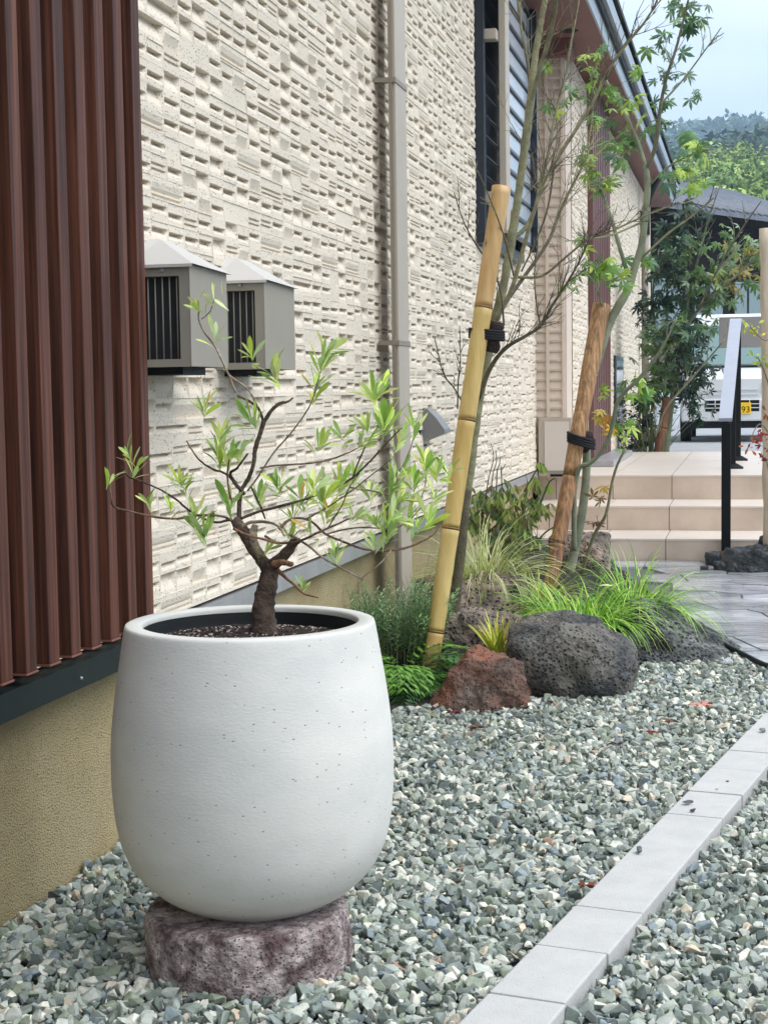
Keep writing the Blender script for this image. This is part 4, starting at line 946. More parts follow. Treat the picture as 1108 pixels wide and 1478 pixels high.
Sd = branch(b, [(828, 795, 5), (828, 735, 5), (829, 705, 4.6), (836, 675, 4.4), (852, 668, 4.2), (872, 645, 4), (883, 615, 4), (889, 585, 4), (901, 566, 3.8), (922, 546, 3.6), (936, 529, 3.2), (950, 510, 2.8), (964, 484, 2), (975, 460, 1.6)], 8.2, 7.9, 5, 2, GR)
Se = branch(b, [(838, 830, 4), (856, 775, 3.4), (874, 742, 3), (882, 700, 2.6), (890, 672, 2.4), (902, 648, 2)], 8.4, 8.2, 4, 2, (1.1, .95, .75))
Sf = branch(b, [(909, 415, 4), (902, 385, 3.8), (892, 352, 3.6), (880, 310, 3.2), (868, 280, 2.8), (850, 252, 2.2), (835, 228, 1.8)], 8.45, 8.6, 4, 2, GR)
Sg = branch(b, [(918, 380, 2.2), (960, 340, 2), (1000, 310, 1.8), (1030, 285, 1.4)], 8.5, 8.1, 2, 1, PK)
Sh = branch(b, [(926, 320, 2), (905, 330, 1.8), (880, 340, 1.6), (850, 345, 1.2), (815, 348, 1)], 8.5, 8.3, 2, 1, PK)
Si = branch(b, [(880, 470, 2), (865, 430, 1.8), (855, 405, 1.5), (840, 390, 1.2)], 8.4, 8.2, 2, 1, GR)
Sj = branch(b, [(953, 150, 2), (985, 115, 1.6), (1015, 75, 1.3), (1040, 40, 1)], 8.3, 8.1, 2, 1, PK)
Sk = branch(b, [(934, 270, 2.2), (965, 240, 1.8), (1000, 222, 1.5), (1030, 215, 1.2)], 8.5, 8.2, 2, 1, GR)
for s_, n_, l_ in ((Sb, 8, 40), (Sc, 10, 40), (Sf, 8, 45), (Sg, 5, 40), (Sh, 6, 40), (Sj, 6, 36), (Sa, 6, 40), (Si, 4, 30), (Sk, 4, 30), (Sd, 5, 36), (Se, 3, 26)): twigs(b, s_, n_, l_, random.choice((DK, GR, PK)), .7)
MC = [lin(150, 184, 68), lin(122, 160, 70), lin(104, 144, 78), lin(178, 202, 84), lin(94, 134, 82)]
MD = [lin(76, 110, 80), lin(90, 126, 82), lin(108, 144, 74)]
for (px, py, sp_, n_, L_, cl) in [(838, 228, 8, 8, 19, MC), (850, 248, 8, 6, 19, MC), (868, 262, 8, 9, 20, MC), (862, 86, 9, 5, 20, MC), (885, 128, 12, 9, 20, MC), (905, 142, 10, 8, 18, MC), (900, 180, 12, 10, 20, MC), (893, 205, 12, 10, 20, MD), (860, 175, 10, 6, 18, MC), (845, 120, 12, 7, 17, MC),
        (895, 222, 9, 7, 22, MD), (848, 393, 9, 8, 20, MC), (868, 386, 9, 8, 20, MC), (884, 396, 9, 9, 20, MC), (842, 345, 9, 4, 18, MC), (926, 372, 7, 6, 18, MC), (936, 378, 7, 5, 18, MD), (962, 60, 10, 9, 20, MD), (968, 105, 10, 9, 18, MD), (958, 148, 9, 9, 17, MD), (955, 180, 8, 7, 16, MD), (980, 12, 14, 14, 22, MD), (1000, 30, 10, 9, 20, MD), (992, 205, 10, 7, 18, MC),
        (1012, 215, 10, 8, 20, MC), (990, 246, 9, 8, 18, MC), (1000, 262, 10, 8, 20, MC), (972, 258, 8, 6, 18, MD), (845, 90, 8, 3, 18, MC), (800, 160, 8, 3, 18, MC), (790, 95, 6, 2, 18, MC), (1000, 140, 6, 3, 14, MD), (872, 600, 6, 5, 16, [lin(196, 170, 50), lin(210, 150, 50)]), (880, 618, 6, 4, 16, [lin(214, 168, 40)]), (905, 620, 10, 9, 18, MC), (908, 560, 8, 6, 18, MC), (926, 560, 9, 8, 18, MC), (868, 565, 5, 3, 16, MC), (862, 720, 3, 2, 15, [lin(110, 84, 40)]), (872, 705, 2, 1, 16, [lin(190, 160, 50)]), (855, 755, 3, 3, 13, [lin(90, 40, 36)]), (820, 140, 10, 5, 17, MC), (915, 100, 7, 3, 16, MC), (885, 250, 6, 3, 18, MC), (830, 410, 7, 4, 17, MC)]:
    maple_cluster(ML, b, px, py, 8.45 + random.uniform(-.25, .25), sp_*1.1, int(n_*1.0)+1, L_*.95, cl)
b.build('trunk', m_bark_maple, t2); ML.build('leaves', m_leafm, t2)

# back maple behind the platform, dense
t3 = thing('maple_tree', 'dense dark green maple in the bed beyond the platform, before the van', 'tree')
b = MB(); ML = MB()
Sa = branch(b, [(958, 658, 8), (966, 600, 6), (976, 540, 5), (985, 480, 4), (993, 430, 3), (1005, 380, 2.5), (1018, 330, 2), (1028, 295, 1.4)], 16.8, 17, 6, 2, (.7, .8, .6), 8)
Sb = branch(b, [(985, 480, 3.4), (1005, 450, 3), (1035, 420, 2.6), (1065, 395, 2.2), (1092, 368, 1.8), (1108, 350, 1.5)], 17, 16.6, 3, 1, GR)
Sc = branch(b, [(966, 600, 3), (952, 540, 2.6), (945, 480, 2.2), (942, 420, 1.8), (950, 360, 1.4)], 16.9, 17.1, 3, 1, (.6, .6, .5))
Sd = branch(b, [(945, 630, 2), (960, 590, 2), (985, 560, 2), (1020, 520, 1.6), (1045, 490, 1.3)], 16.6, 16.3, 2, 1, GR)
Se = branch(b, [(1005, 450, 2), (1040, 380, 1.6), (1070, 330, 1.4), (1098, 290, 1)], 16.8, 16.4, 2, 1, DK)
for s_, n_, l_ in ((Sa, 14, 60), (Sb, 14, 55), (Sc, 8, 50), (Sd, 5, 40), (Se, 8, 50)): twigs(b, s_, n_, l_, random.choice((DK, GR)), .8)
D1 = [lin(40, 66, 52), lin(52, 80, 56), lin(34, 56, 48), lin(64, 94, 62)]; D2 = [lin(96, 128, 70), lin(120, 150, 84), lin(150, 172, 140), lin(80, 116, 66)]
for (px, py, sp_, n_, L_, cl) in [(975, 345, 12, 16, 15, D1), (968, 330, 10, 10, 15, D1), (990, 310, 12, 14, 16, D1), (965, 380, 12, 18, 15, D1), (975, 365, 10, 12, 17, D2), (980, 400, 12, 20, 14, D1), (955, 430, 11, 16, 14, D1), (985, 440, 13, 22, 14, D1), (945, 470, 10, 12, 14, D1), (965, 470, 13, 22, 15, D2), (985, 480, 14, 26, 14, D1), (940, 490, 10, 14, 16, D2), (960, 505, 13, 22, 16, D2), (985, 520, 15, 30, 14, D1), (950, 530, 12, 20, 15, D2), (1000, 500, 12, 20, 13, D1), (1015, 470, 12, 16, 13, D2), (1010, 540, 12, 22, 13, D1), (985, 560, 15, 30, 13, D1), (960, 560, 12, 18, 14, D1), (1000, 580, 10, 16, 12, D1), (940, 555, 10, 16, 15, D2), (925, 580, 10, 14, 15, D2),
        (935, 610, 9, 12, 14, D1), (1025, 400, 14, 16, 14, D2), (1045, 380, 14, 16, 14, D2), (1060, 395, 14, 14, 14, [lin(160, 150, 80), lin(130, 150, 80)]), (1085, 370, 13, 12, 14, [lin(170, 160, 90), lin(120, 150, 80)]), (1010, 420, 12, 16, 14, D2), (1035, 430, 12, 12, 14, D2), (1000, 360, 12, 10, 14, D2), (1070, 350, 12, 8, 14, D2), (930, 445, 8, 8, 14, D1), (1005, 600, 8, 10, 11, D1), (995, 400, 10, 12, 15, D2), (950, 400, 9, 10, 13, D1), (1090, 410, 9, 8, 13, D2), (1055, 340, 12, 6, 12, D2)]:
    maple_cluster(ML, b, px, py, 16.9+random.uniform(-.35, .35), sp_*1.05, int(n_*1.6), L_*1.0, cl, stem=False, down=.5)
b.build('trunk', m_bark_maple, t3); ML.build('leaves', m_leafm, t3)

# low cut-leaf maple by the wall
t4 = thing('shrub', 'low cut-leaf maple shrub with drooping leaves against the foundation', 'shrub')
b = MB(); ML = MB()
Sa = branch(b, [(738, 850, 5), (748, 800, 4.4), (752, 760, 4), (758, 720, 3), (762, 695, 2)], 8.9, 8.8, 4, 2, (.8, 1.0, .5)); Sb = branch(b, [(750, 790, 3), (735, 765, 2.4), (715, 745, 2), (695, 735, 1.4)], 8.85, 8.6, 3, 1, (.8, 1, .5)); Sc = branch(b, [(752, 770, 2.4), (772, 745, 2), (790, 700, 1.6), (800, 690, 1.2)], 8.85, 8.6, 2, 1, (.8, .9, .5))
Sd = branch(b, [(762, 700, 1.6), (770, 685, 1.4), (780, 668, 1.2)], 8.8, 8.7, 2, 1, DK); Se = branch(b, [(745, 820, 2), (770, 790, 2), (785, 770, 1.6), (800, 760, 1.2)], 8.9, 8.6, 2, 1, (.8, .9, .5))
for s_, n_ in ((Sa, 10), (Sb, 8), (Sc, 7), (Se, 6)): twigs(b, s_, n_, 34, (.7, .8, .45), .7)
for q in range(4): branch(b, [(700+q*8, 720-q*6, 1.2), (705+q*6, 690-q*5, 1), (712+q*4, 660+q*6, .8), (708+q*7, 640+q*10, .6)], 8.7, 8.6, 1, .6, DK)
S4 = [lin(150, 176, 84), lin(170, 180, 100), lin(96, 124, 66), lin(124, 140, 78), lin(82, 110, 68), lin(140, 140, 84), lin(108, 96, 66)]
for q in range(46):
    px, py = random.gauss(735, 30), random.gauss(755, 32)
    px = min(max(px, 676), 798); py = min(max(py, 700), 822)
    for j in range(6):
        p = at(px+random.gauss(0, 7), py+random.gauss(0, 6), 8.7+random.uniform(-.25, .2))
        for h in range(random.randint(3, 5)):
            leaf(ML, p, Vector((random.gauss(0, .55), random.gauss(0, .5), -1)), Vector((random.gauss(0, .5), -1, .3)), random.uniform(12, 20)*pxm(8.7), 4.4*pxm(8.7), vary(random.choice(S4), .25), bend=.1)
for (px, py) in ((779, 668), (790, 700), (770, 690)):
    p = at(px, py, 8.7)
    for h in range(9): leaf(ML, p+rv()*.012, Vector((random.gauss(0, .6), random.gauss(0, .5), -1)), Vector((0, -1, .3)), 16*pxm(8.7), 4*pxm(8.7), vary(S4[0]), bend=.1)
b.build('stem', m_bark_maple, t4); ML.build('leaves', m_leaf, t4)

# grasses ----------------------------------------------------------------------
def grass(name, c, n_, L_, wd, cols, label, cat, spread, up=1.0, out=.9, droop=1.1, bias=(0, 0), m=m_grassb):
    b = MB()
    for q in range(n_):
        a = random.uniform(0, 6.283); r0 = spread*math.sqrt(random.random()); p = Vector((c[0]+r0*math.cos(a), c[1]+r0*math.sin(a)*.8, c[2]))
        a2 = a+random.gauss(0, .6); h = Vector((math.cos(a2)+bias[0], math.sin(a2)+bias[1], 0)); d = (h*out*random.uniform(.15, 1.0)+Vector((0, 0, up))).normalized()
        ln = L_*random.uniform(.6, 1.15); seg = 7; s_ = d.cross(Vector((0, 0, 1)));
        if s_.length < .05: s_ = Vector((1, 0, 0))
        s_ = (s_.normalized()+rv()*.35).normalized(); vs = []; pos = p.copy(); col = vary(random.choice(cols), .2); dr = droop*random.uniform(.6, 1.3)
        for i in range(seg+1):
            f = i/seg; w_ = wd*(1-.85*f**1.6)*(.6+.4*min(1, f*4)); vs += [pos-s_*w_/2, pos+s_*w_/2]
            d = (d+Vector((h.x*.05, h.y*.05, -dr*.24*f))).normalized(); pos = pos+d*ln/seg
            if pos.z < .01: pos.z = .01
        b.add(vs, [(2*i, 2*i+1, 2*i+3, 2*i+2) for i in range(seg)], col)
    return tag(b.build(name, m), label, cat, 'grass clumps in the planting bed')
GG = [lin(150, 200, 62), lin(118, 172, 52), lin(176, 214, 84), lin(84, 138, 46), lin(192, 218, 106)]
VG = [lin(206, 206, 150), lin(188, 196, 128), lin(160, 176, 96), lin(216, 214, 172), lin(142, 160, 74)]
c = at(838, 905, 6.95); grass('grass_clump', (c.x, 6.95, .11), 700, .38, .0075, GG, 'bright green arching grass clump behind the large dark boulder', 'grass', .14, droop=2.6, out=1.6, up=.8)
c = at(925, 890, 7.35); grass('grass_clump', (c.x, 7.3, .12), 260, .42, .0070, GG, 'bright green grass spilling over the grey sloping rock', 'grass', .10, droop=2.4, out=1.5, bias=(.45, -.25))
c = at(706, 890, 7.4); grass('grass_clump', (c.x, 7.2, .24), 420, .42, .0068, VG, 'pale cream striped grass drooping over the brown rock', 'grass', .09, droop=2.2, out=1.3, bias=(-.05, -.4))
c = at(775, 870, 7.6); grass('grass_clump', (c.x, 7.7, .14), 150, .30, .0055, [lin(170, 186, 70), lin(140, 168, 62), lin(196, 200, 110)], 'yellow green grass between the pale grass and the bright green clump', 'grass', .08, droop=2.4, out=1.5)
c = at(722, 935, 6.3); grass('grass_clump', (c.x, 6.25, .13), 60, .17, .0105, [lin(196, 204, 70), lin(170, 190, 60), lin(210, 196, 84)], 'short stiff yellow grass tuft behind the red rock', 'grass', .03, droop=.35, out=.7)
# white flower in the grass
t = thing('flower', 'small cream white flower among the bright green grass', 'flower'); c = at(874, 846, 7.1); b = MB()
for k in range(9):
    a = k*.7; leaf(b, c, Vector((math.cos(a), math.sin(a)*.6, .25)), Vector((0, 0, 1)), .030, .018, lin(236, 232, 190), bend=.2)
b.build('petals', m_leaf, t); b = MB(); b.tube([c, c-Vector((.01, -.02, .2)), c-Vector((.0, -.03, .34))], .0014, 5, lin(96, 140, 60)); b.build('stalk', m_leaf, t)

# rosemary-like shrub and ferns by the pot
def sprig_bush(name, c, n_, L_, spread, cols, label, leafL, leafW, per, cat='shrub', lean=.5):
    t = thing(name, label, cat); bs, bl_ = MB(), MB()
    for q in range(n_):
        a = random.uniform(0, 6.28); r = spread*math.sqrt(random.random()); p = Vector((c[0]+r*math.cos(a), c[1]+r*math.sin(a), c[2])); d = (Vector((math.cos(a), math.sin(a), 0))*lean*random.uniform(.1, 1)+Vector((0, 0, 1))).normalized(); ln = L_*random.uniform(.5, 1.1); pts = [p]
        for i in range(6): d = (d+rv()*.1).normalized(); pts.append(pts[-1]+d*ln/6)
        bs.tube(pts, [.0022*(1-.12*i) for i in range(7)], 5, (.8, .9, .6), cap=False); col = random.choice(cols)
        for k in range(per):
            f = .25+.75*(k+random.random())/per; i = min(5, int(f*6)); pp_ = pts[i].lerp(pts[i+1], f*6-i); a2 = k*2.4; o_ = Vector((math.cos(a2), math.sin(a2), random.uniform(.2, .9)))
            leaf(bl_, pp_, o_, Vector((0, 0, 1)), leafL*random.uniform(.7, 1.2), leafW, vary(col, .25), bend=.2, prof=((0, .4), (.4, 1), (1, .1)))
    bs.build('stem', m_bark_maple, t); bl_.build('leaves', m_leaf, t)
R1 = [lin(124, 158, 108), lin(146, 176, 124), lin(100, 138, 92), lin(164, 188, 140)]
c = gz(588, 985); sprig_bush('herb_shrub', (-1.38, 6.35, .08), 150, .31, .17, R1, 'grey green needle leaved herb shrub between the pot and the bamboo',   .034, .0075, 34, lean=.4)
def fern(name, c, n_, L_, cols, label):
    t = thing(name, label, 'fern', group='ferns at the foot of the bamboo'); b, bs = MB(), MB()
    for q in range(n_):
        a = random.uniform(0, 6.28); h = Vector((math.cos(a), math.sin(a), 0)); d = (h*random.uniform(.3, 1)+Vector((0, 0, 1))).normalized(); ln = L_*random.uniform(.6, 1.1); pos = Vector(c)+h*.02; pts = [pos]; dirs = [d]
        for i in range(10): d = (d+h*.06+Vector((0, 0, -.17))).normalized(); pos = pos+d*ln/10; pts.append(pos); dirs.append(d)
        bs.tube(pts, [.0016*(1-.07*i) for i in range(11)], 4, lin(90, 110, 50), cap=False); col = random.choice(cols)
        for i in range(2, 11):
            for s_ in (-1, 1):
                sd_ = dirs[i].cross(Vector((0, 0, 1)))
                if sd_.length < .05: continue
                sd_ = sd_.normalized()*s_; pl = ln*.34*math.sin(math.pi*min(1, .15+.85*(11-i)/10)) 
                for j in range(5):
                    pq = pts[i]+sd_*pl*j/5+dirs[i]*pl*.06*j+rv()*pl*.05; leaf(b, pq, sd_*.7+dirs[i]*.8, Vector((0, 0, 1)), pl*.40, pl*.17, vary(col, .35), prof=((0, .5), (.5, 1), (1, .1)))
    bs.build('stem', m_bark_maple, t); b.build('fronds', m_leaf, t)
FC = [lin(88, 136, 52), lin(68, 114, 50), lin(108, 154, 64), lin(52, 94, 46)]
p = gz(580, 1000); fern('fern', (p.x, p.y+.05, .05), 15, .30, FC, 'bright green fern at the edge of the pot')
p = gz(598, 1012); fern('fern', (p.x, p.y+.05, .03), 11, .20, FC[1:], 'low darker fern in front of the bamboo foot')
p = gz(575, 955); fern('fern', (p.x-.02, p.y+.05, .08), 9, .30, FC[:2], 'taller fern behind, under the grey green herb shrub')
# thin pale wild grass against wall
grass('grass_clump', (-1.46, 7.0, .1), 34, .55, .004, VG, 'sparse thin pale grass stalks against the foundation by the downpipe', 'grass', .08, droop=.8, out=.8)
# broad weed leaves near trunk
t = thing('weed', 'small round leaved weed at the foot of the grey tree', 'weed'); b = MB()
for k in range(16):
    p = at(random.gauss(640, 14), random.gauss(945, 12), 6.3); leaf(b, p, Vector((random.gauss(0, 1), -.6, random.uniform(-.2, .6))), Vector((0, 0, 1)), .04, .028, vary(random.choice(FC), .2))
b.build('leaves', m_leaf, t)
b = MB(); p = at(648, 960, 6.3); b.tube([p+Vector((0, .03, -.1)), p+Vector((0, 0, 0))], .002, 5, (.5, .6, .3)); b.build('stem', m_bark_maple, t)

# shrub sprigs and pale stake at the right edge
t = thing('wooden_stake', 'pale wooden stake at the right edge of the photo by the black rocks', 'stake')
b = MB(); p0, p1 = at(1112, 800, 10.35), at(1106, 330, 10.4); S = [p0.lerp(p1, i/20) for i in range(21)]; b.tube(S, [.046+.004*math.sin(i*1.7) for i in range(21)], 14, wob=.05); b.build('pole', m_pale, t)
t = thing('shrub', 'sparse shrub with red tinged leaves growing by the pale stake', 'shrub'); b = MB(); ML = MB()
for pts in ([(1135, 800), (1128, 700), (1115, 640), (1096, 612), (1080, 638)], [(1135, 800), (1125, 600), (1118, 500), (1100, 490), (1082, 472)], [(1120, 620), (1110, 560), (1095, 520), (1088, 515)], [(1128, 720), (1112, 690), (1104, 660)]):
    branch(b, pts, 10.3, 9.9, 1.8, .8, (.9, .6, .5))
for (px, py, n_, cl) in [(1082, 468, 10, [lin(190, 200, 50), lin(150, 170, 50)]), (1092, 478, 8, [lin(190, 190, 50)]), (1087, 515, 6, [lin(170, 190, 60)]), (1100, 525, 8, [lin(130, 160, 60)]), (1084, 640, 12, [lin(150, 60, 44), lin(190, 110, 60)]), (1098, 632, 12, [lin(160, 60, 50), lin(130, 44, 44)]), (1104, 650, 10, [lin(150, 60, 50), lin(170, 120, 70)]), (1100, 660, 8, [lin(130, 50, 44)]), (1104, 600, 6, [lin(150, 80, 50)])]:
    for q in range(n_): leaf(ML, at(px+random.gauss(0, 5), py+random.gauss(0, 6), 10), rv()+Vector((0, 0, .2)), rv(), 9*pxm(10)*random.uniform(.7, 1.3), 4*pxm(10), vary(random.choice(cl)), bend=.2)
b.build('stem', m_bark_maple, t); ML.build('leaves', m_leaf, t)
# strappy plants behind the platform
grass('grass_clump', (-1.0, 16.9, .37), 40, .75, .02, [lin(150, 150, 110), lin(120, 130, 80), lin(90, 100, 60)], 'straw coloured strappy plant behind the porch platform', 'grass', .12, droop=.6, out=.7)
sprig_bush('shrub', (-1.18, 16.9, .37), 26, .8, .10, D1, 'dark leafy shrub against the far porch wall', .07, .028, 22, lean=.3)
b = MB()
for k in range(4): b.box(-.98+k*.045, -.972+k*.045, 17.6, 17.61, .37, 1.05)
for k in range(6): b.box(-.985, -.835, 17.595, 17.6, .45+k*.1, .457+k*.1)
tag(b.build('wire_trellis', m_white), 'white wire trellis behind the back maple', 'trellis')

# ------------------------------------------------------------ van
van = thing('van', 'small white van with yellow number plate parked beyond the porch', 'van')
VX, VY, VZ, VW = -.23, 23.4, .37, 1.48
def vbox(name, x0, x1, y0, y1, z0, z1, m, bev=.03, parent=van):
    b = MB(); b.box(VX+x0, VX+x1, VY+y0, VY+y1, VZ+z0, VZ+z1, b=bev); return b.build(name, m, parent)
# body by cross-sections along the length (y, half width, z bottom, z belt, z top)
b = MB(); secs = [(0, .66, .33, .82, .90), (.06, .71, .30, .86, .98), (.22, .735, .28, .90, 1.03), (.35, .738, .28, .92, 1.08), (.85, .738, .28, .98, 1.78), (1.3, .738, .28, .98, 1.88), (3.1, .738, .28, .98, 1.88), (3.3, .72, .3, .95, 1.8)]
vs = []
for (y, hw, zb, zm, zt) in secs:
    hw2 = hw-.10*(zt-.9)
    vs += [(VX+x, VY+y, VZ+z) for x, z in ((-hw+.02, zb), (-hw, zb+.08), (-hw, zm), (-hw2+.02, zt-.06), (-hw2+.10, zt), (hw2-.10, zt), (hw2-.02, zt-.06), (hw, zm), (hw, zb+.08), (hw-.02, zb))]
n_ = 10; fs = [(i*n_+k, i*n_+(k+1) % n_, (i+1)*n_+(k+1) % n_, (i+1)*n_+k) for i in range(len(secs)-1) for k in range(n_)]+[tuple(range(n_-1, -1, -1)), tuple((len(secs)-1)*n_+k for k in range(n_))]
b.add(vs, fs, smooth=False); body = b.build('body', m_vanw, van)
b = MB(); y0, y1 = .37, .80
b.add([(VX+x, VY+y, VZ+z) for x, y, z in ((-.66, y0-.012, 1.115), (.66, y0-.012, 1.115), (.585, y1-.012, 1.70), (-.585, y1-.012, 1.70), (-.66, y0+.03, 1.115), (.66, y0+.03, 1.115), (.585, y1+.03, 1.70), (-.585, y1+.03, 1.70))],
      [(0, 1, 2, 3), (0, 3, 7, 4), (1, 5, 6, 2), (3, 2, 6, 7), (0, 4, 5, 1)]); b.build('windscreen', m_vang, van)
b = MB(); b.box(VX-.64, VX+.64, VY+.30, VY+.345, VZ+1.07, VZ+1.10, b=.006); b.build('wiper_cowl', m_trim_dark, van)
for s_ in (-1, 1):
    vbox('headlight', *(sorted((s_*.40, s_*.64))), -.022, .05, .70, .85, m_lamp, .02)
    vbox('indicator', *(sorted((s_*.645, s_*.70))), -.002, .10, .71, .84, mat('amber_lens', (.7, .45, .3), .2), .01)
    vbox('fog_lamp', *(sorted((s_*.50, s_*.60))), -.047, .0, .40, .47, m_trim_dark, .01)
    b = MB(); b.box(VX+s_*.74-.05, VX+s_*.74+.09*s_+.05, VY+.42, VY+.50, VZ+1.12, VZ+1.32, b=.02); b.build('mirror', m_vanw, van)
    for yy in (.62, 2.7):
        b = MB(); xa = VX+s_*.60; b.tube([(xa, VY+yy, VZ+.27), (xa+s_*.15, VY+yy, VZ+.27)], .27, 28); wh = b.build('wheel', m_tyre, van)
        b = MB(); b.tube([(xa+s_*.151, VY+yy, VZ+.27), (xa+s_*.156, VY+yy, VZ+.27)], .17, 20); b.build('rim', m_lamp, wh)
vbox('bumper', -.72, .72, -.045, .12, .30, .62, m_vanw, .03)
b = MB(); b.box(VX-.38, VX+.38, VY-.048, VY-.040, VZ+.44, VZ+.60); gr_ = b.build('grille', m_black, van)
b = MB()
for z in (.485, .54): b.box(VX-.38, VX+.38, VY-.053, VY-.0485, VZ+z, VZ+z+.012)
for x in (-.24, -.08, .08, .24, .38): b.box(VX+x-.006, VX+x+.006, VY-.053, VY-.0485, VZ+.44, VZ+.60)
b.build('grille_bar', m_vanw, gr_)
for k in range(2): vbox('panel_line', -.36, .36, -.018, .02, .665+k*.07, .69+k*.07, m_lamp, .006)
vbox('under_tray', -.66, .66, .01, .3, .20, .31, m_black, .01)
pl = at(1066, 604, VY); px_ = pl.x-.165
vbox('number_plate', px_-VX-.165+.165, px_-VX+.33, -.064, -.055, .40, .565, m_yellow, .004)
tx = bpy.data.curves.new('plate_number', 'FONT'); tx.body = '-93'; tx.size = .125; tx.extrude = .001; tx.align_x = 'RIGHT'
to = bpy.data.objects.new('plate_number', tx); me = bpy.data.meshes.new_from_object(to.evaluated_get(bpy.context.evaluated_depsgraph_get())) if False else None
C.objects.link(to); bpy.context.view_layer.update(); me = bpy.data.meshes.new_from_object(to.evaluated_get(bpy.context.evaluated_depsgraph_get())); bpy.data.objects.remove(to)
me.name = 'plate_number'; me.materials.clear(); me.materials.append(m_black); to = bpy.data.objects.new('plate_number', me); C.objects.link(to)
to.matrix_world = Matrix.Translation((px_+.318, VY-.066, VZ+.425)) @ Matrix.Rotation(math.pi/2, 4, 'X')
to.parent = [o for o in van.children if o.name.startswith('number_plate')][0]

# ------------------------------------------------------------ neighbour house
nh = thing('neighbour_house', 'dark timber house with grey tiled roof beyond the van', 'house')
E0 = at(930, 290, 33.0); dd = Vector((1.7, 3.0, 0)).normalized(); nn_ = Vector((-dd.y, dd.x, 0))
ML_ = Matrix(((dd.x, nn_.x, 0, E0.x), (dd.y, nn_.y, 0, E0.y), (0, 0, 1, 0), (0, 0, 0, 1)))
ez = E0.z
b = MB(); b.box(-1.0, 9, .6, 6, .3, ez+.12, mat=ML_); b.build('wall', m_darkwood, nh)
b = MB(); vs = [(-1.5, -.1, ez), (9.5, -.1, ez), (9.5, 3.4, ez+1.25), (-1.5, 3.4, ez+1.25), (9.5, 6.9, ez), (-1.5, 6.9, ez)]
vs = vs+[(x, y, z-.10) for x, y, z in vs]
b.add([ML_ @ Vector(v) for v in vs], [(0, 1, 2, 3), (3, 2, 4, 5), (6, 9, 8, 7), (9, 11, 10, 8), (0, 6, 7, 1), (5, 4, 10, 11), (1, 7, 8, 2), (2, 8, 10, 4), (0, 3, 9, 6), (3, 5, 11, 9)])
for k in range(36):
    b.tube([ML_ @ Vector((-1.4+k*.3, -.1, ez+.015)), ML_ @ Vector((-1.4+k*.3, 3.4, ez+1.265))], .05, 6)
b.build('roof', m_kawara, nh)
b = MB(); b.box(-1.45, 9.45, -.05, 6.85, ez-.15, ez-.105, mat=ML_); b.build('soffit', m_darkwood, nh)
for k in range(4):
    b = MB(); x = 1.0+k*1.7; b.box(x, x+1.3, .54, .60, 2.3, 3.6, mat=ML_); wf = b.build('window', m_darkwood, nh)
    b = MB(); b.box(x+.07, x+.60, .52, .54, 2.38, 3.52, mat=ML_); b.box(x+.70, x+1.23, .52, .54, 2.38, 3.52, mat=ML_); b.build('pane', mat('house_glass', (.16, .22, .22), .1, spec=1), wf)
b = MB(); b.box(-1, 9, .50, .595, 1.3, 2.25, mat=ML_); b.build('wainscot', mat('mauve_cladding', lin(128, 94, 96), .7, var=.1, vscale=2), nh)
b = MB(); b.box(-1.2, 9, -.4, .49, .3, 1.25, mat=ML_); b.build('base_wall', mat('pale_concrete', lin(190, 196, 200), .8, var=.1, vscale=1), nh)
sprig_bush('hedge', (-1.6, 25.0, .5), 40, 1.5, .9, D1, 'dark hedge bushes before the neighbour house', .12, .06, 30, cat='hedge', lean=.6)

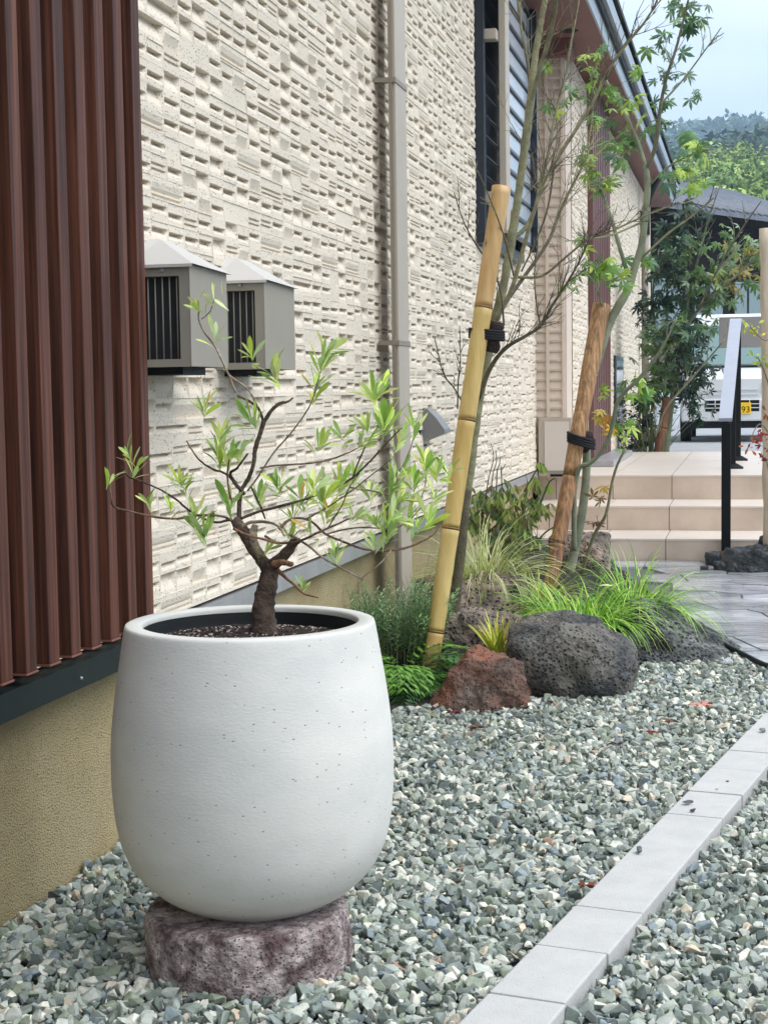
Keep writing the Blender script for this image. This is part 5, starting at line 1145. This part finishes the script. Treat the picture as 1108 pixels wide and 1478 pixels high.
# ------------------------------------------------------------ hills
def hill(name, pts, depth, col, crowns, csize, seed, dcol, label, per=230, w0=.045, w1=.10):
    """a wooded ridge: sloping terrain with leafy crowns scattered over it"""
    r_ = random.Random(seed); b = MB(); n_ = len(pts)
    S = spline(pts, 5); vs = []
    S = [(q[0], q[1], q[2]-csize*1.25) for q in S]
    for (x, y, z) in S:
        for f in np.linspace(0, 1, 9): vs.append((x, y-depth*(1-f), z*math.sin(f*math.pi/2)**1.0-2))
    m_ = len(S); b.add(vs, [(i*9+k, (i+1)*9+k, (i+1)*9+k+1, i*9+k+1) for i in range(m_-1) for k in range(8)], col, True)
    o = b.build(name, m_hill); o['kind'] = 'structure'
    b = MB()
    for q in range(crowns):
        i = r_.random()*(m_-1); a = S[int(i)]; c = S[min(m_-1, int(i)+1)]; t_ = i-int(i); f = 1-r_.random()**1.6*.9
        x = a[0]+(c[0]-a[0])*t_; yy = a[1]-depth*(1-f); z = (a[2]+(c[2]-a[2])*t_)*math.sin(f*math.pi/2)-2
        s_ = csize*r_.uniform(.6, 1.25); cc = r_.choice(dcol); g = r_.uniform(.75, 1.25); o0 = Vector((x, yy, z))
        lob = [(Vector((r_.gauss(0, .5), r_.gauss(0, .5), r_.uniform(-.3, .9)))*s_, s_*r_.uniform(.3, .55), r_.uniform(.75, 1.25)) for u in range(6)]
        for u in range(per):
            lo, ls, lg = r_.choice(lob); d = Vector((r_.gauss(0, 1), r_.gauss(0, 1)-.3, r_.gauss(0, 1)+.35)).normalized(); p = o0+lo+d*ls*r_.uniform(.75, 1.1)
            e = d.orthogonal().normalized(); e = (Matrix.Rotation(r_.uniform(0, 6.28), 3, d) @ e+d*r_.gauss(0, .5)).normalized(); h = d.cross(e).normalized(); w_ = csize*r_.uniform(w0, w1); gg = g*lg*r_.uniform(.8, 1.2)
            b.add([p-e*w_, p-h*w_*.6, p+e*w_, p+h*w_*.6], [(0, 1, 2, 3)], (cc[0]*gg, cc[1]*gg, cc[2]*gg))
    tag(b.build('forest', m_hill), label, 'woods', kind='stuff')
def hp(px, py, Y): p = at(px, py, Y); return (p.x, p.y, p.z+2)
hill('hill', [hp(880, 285, 150), hp(985, 262, 150), hp(1030, 236, 150), hp(1075, 232, 150), hp(1120, 262, 150), hp(1250, 300, 150), hp(1350, 290, 150)], 60, (.05, .09, .025), 330, 3.2, 21, [(.20, .29, .05), (.27, .36, .07), (.12, .20, .05), (.32, .40, .10)], 'bright green wooded slope nearest behind the houses')
hill('hill', [hp(860, 268, 330), hp(960, 238, 330), hp(1020, 222, 330), hp(1060, 208, 330), hp(1110, 212, 330), hp(1250, 240, 330), hp(1350, 250, 330)], 140, (.03, .06, .03), 700, 5.5, 22, [(.045, .085, .04), (.06, .10, .045), (.035, .07, .04)], 'dark green wooded ridge in the middle distance', 110, .09, .2)
hill('hill', [hp(860, 240, 800), hp(940, 208, 800), hp(1010, 190, 800), hp(1060, 184, 800), hp(1120, 186, 800), hp(1300, 210, 800), hp(1400, 220, 800)], 300, (.03, .06, .035), 800, 10, 23, [(.04, .08, .05), (.05, .09, .05)], 'far blue wooded ridge under the clouds', 70, .12, .28)

# haze round camera and scene
b = MB(); b.box(-900, 1400, -60, 1300, -2.5, 190); hz = b.build('haze', m_black); hz['kind'] = 'stuff'; hz['label'] = 'pale damp air'
hm = bpy.data.materials.new('haze'); hm.use_nodes = True; hn = hm.node_tree; hn.nodes.remove(hn.nodes['Principled BSDF'])
pv = hn.nodes.new('ShaderNodeVolumePrincipled'); pv.inputs['Color'].default_value = (.58, .77, .95, 1); pv.inputs['Density'].default_value = .0006; pv.inputs['Anisotropy'].default_value = .2
hn.links.new(pv.outputs[0], hn.nodes['Material Output'].inputs['Volume']); hz.data.materials.clear(); hz.data.materials.append(hm)
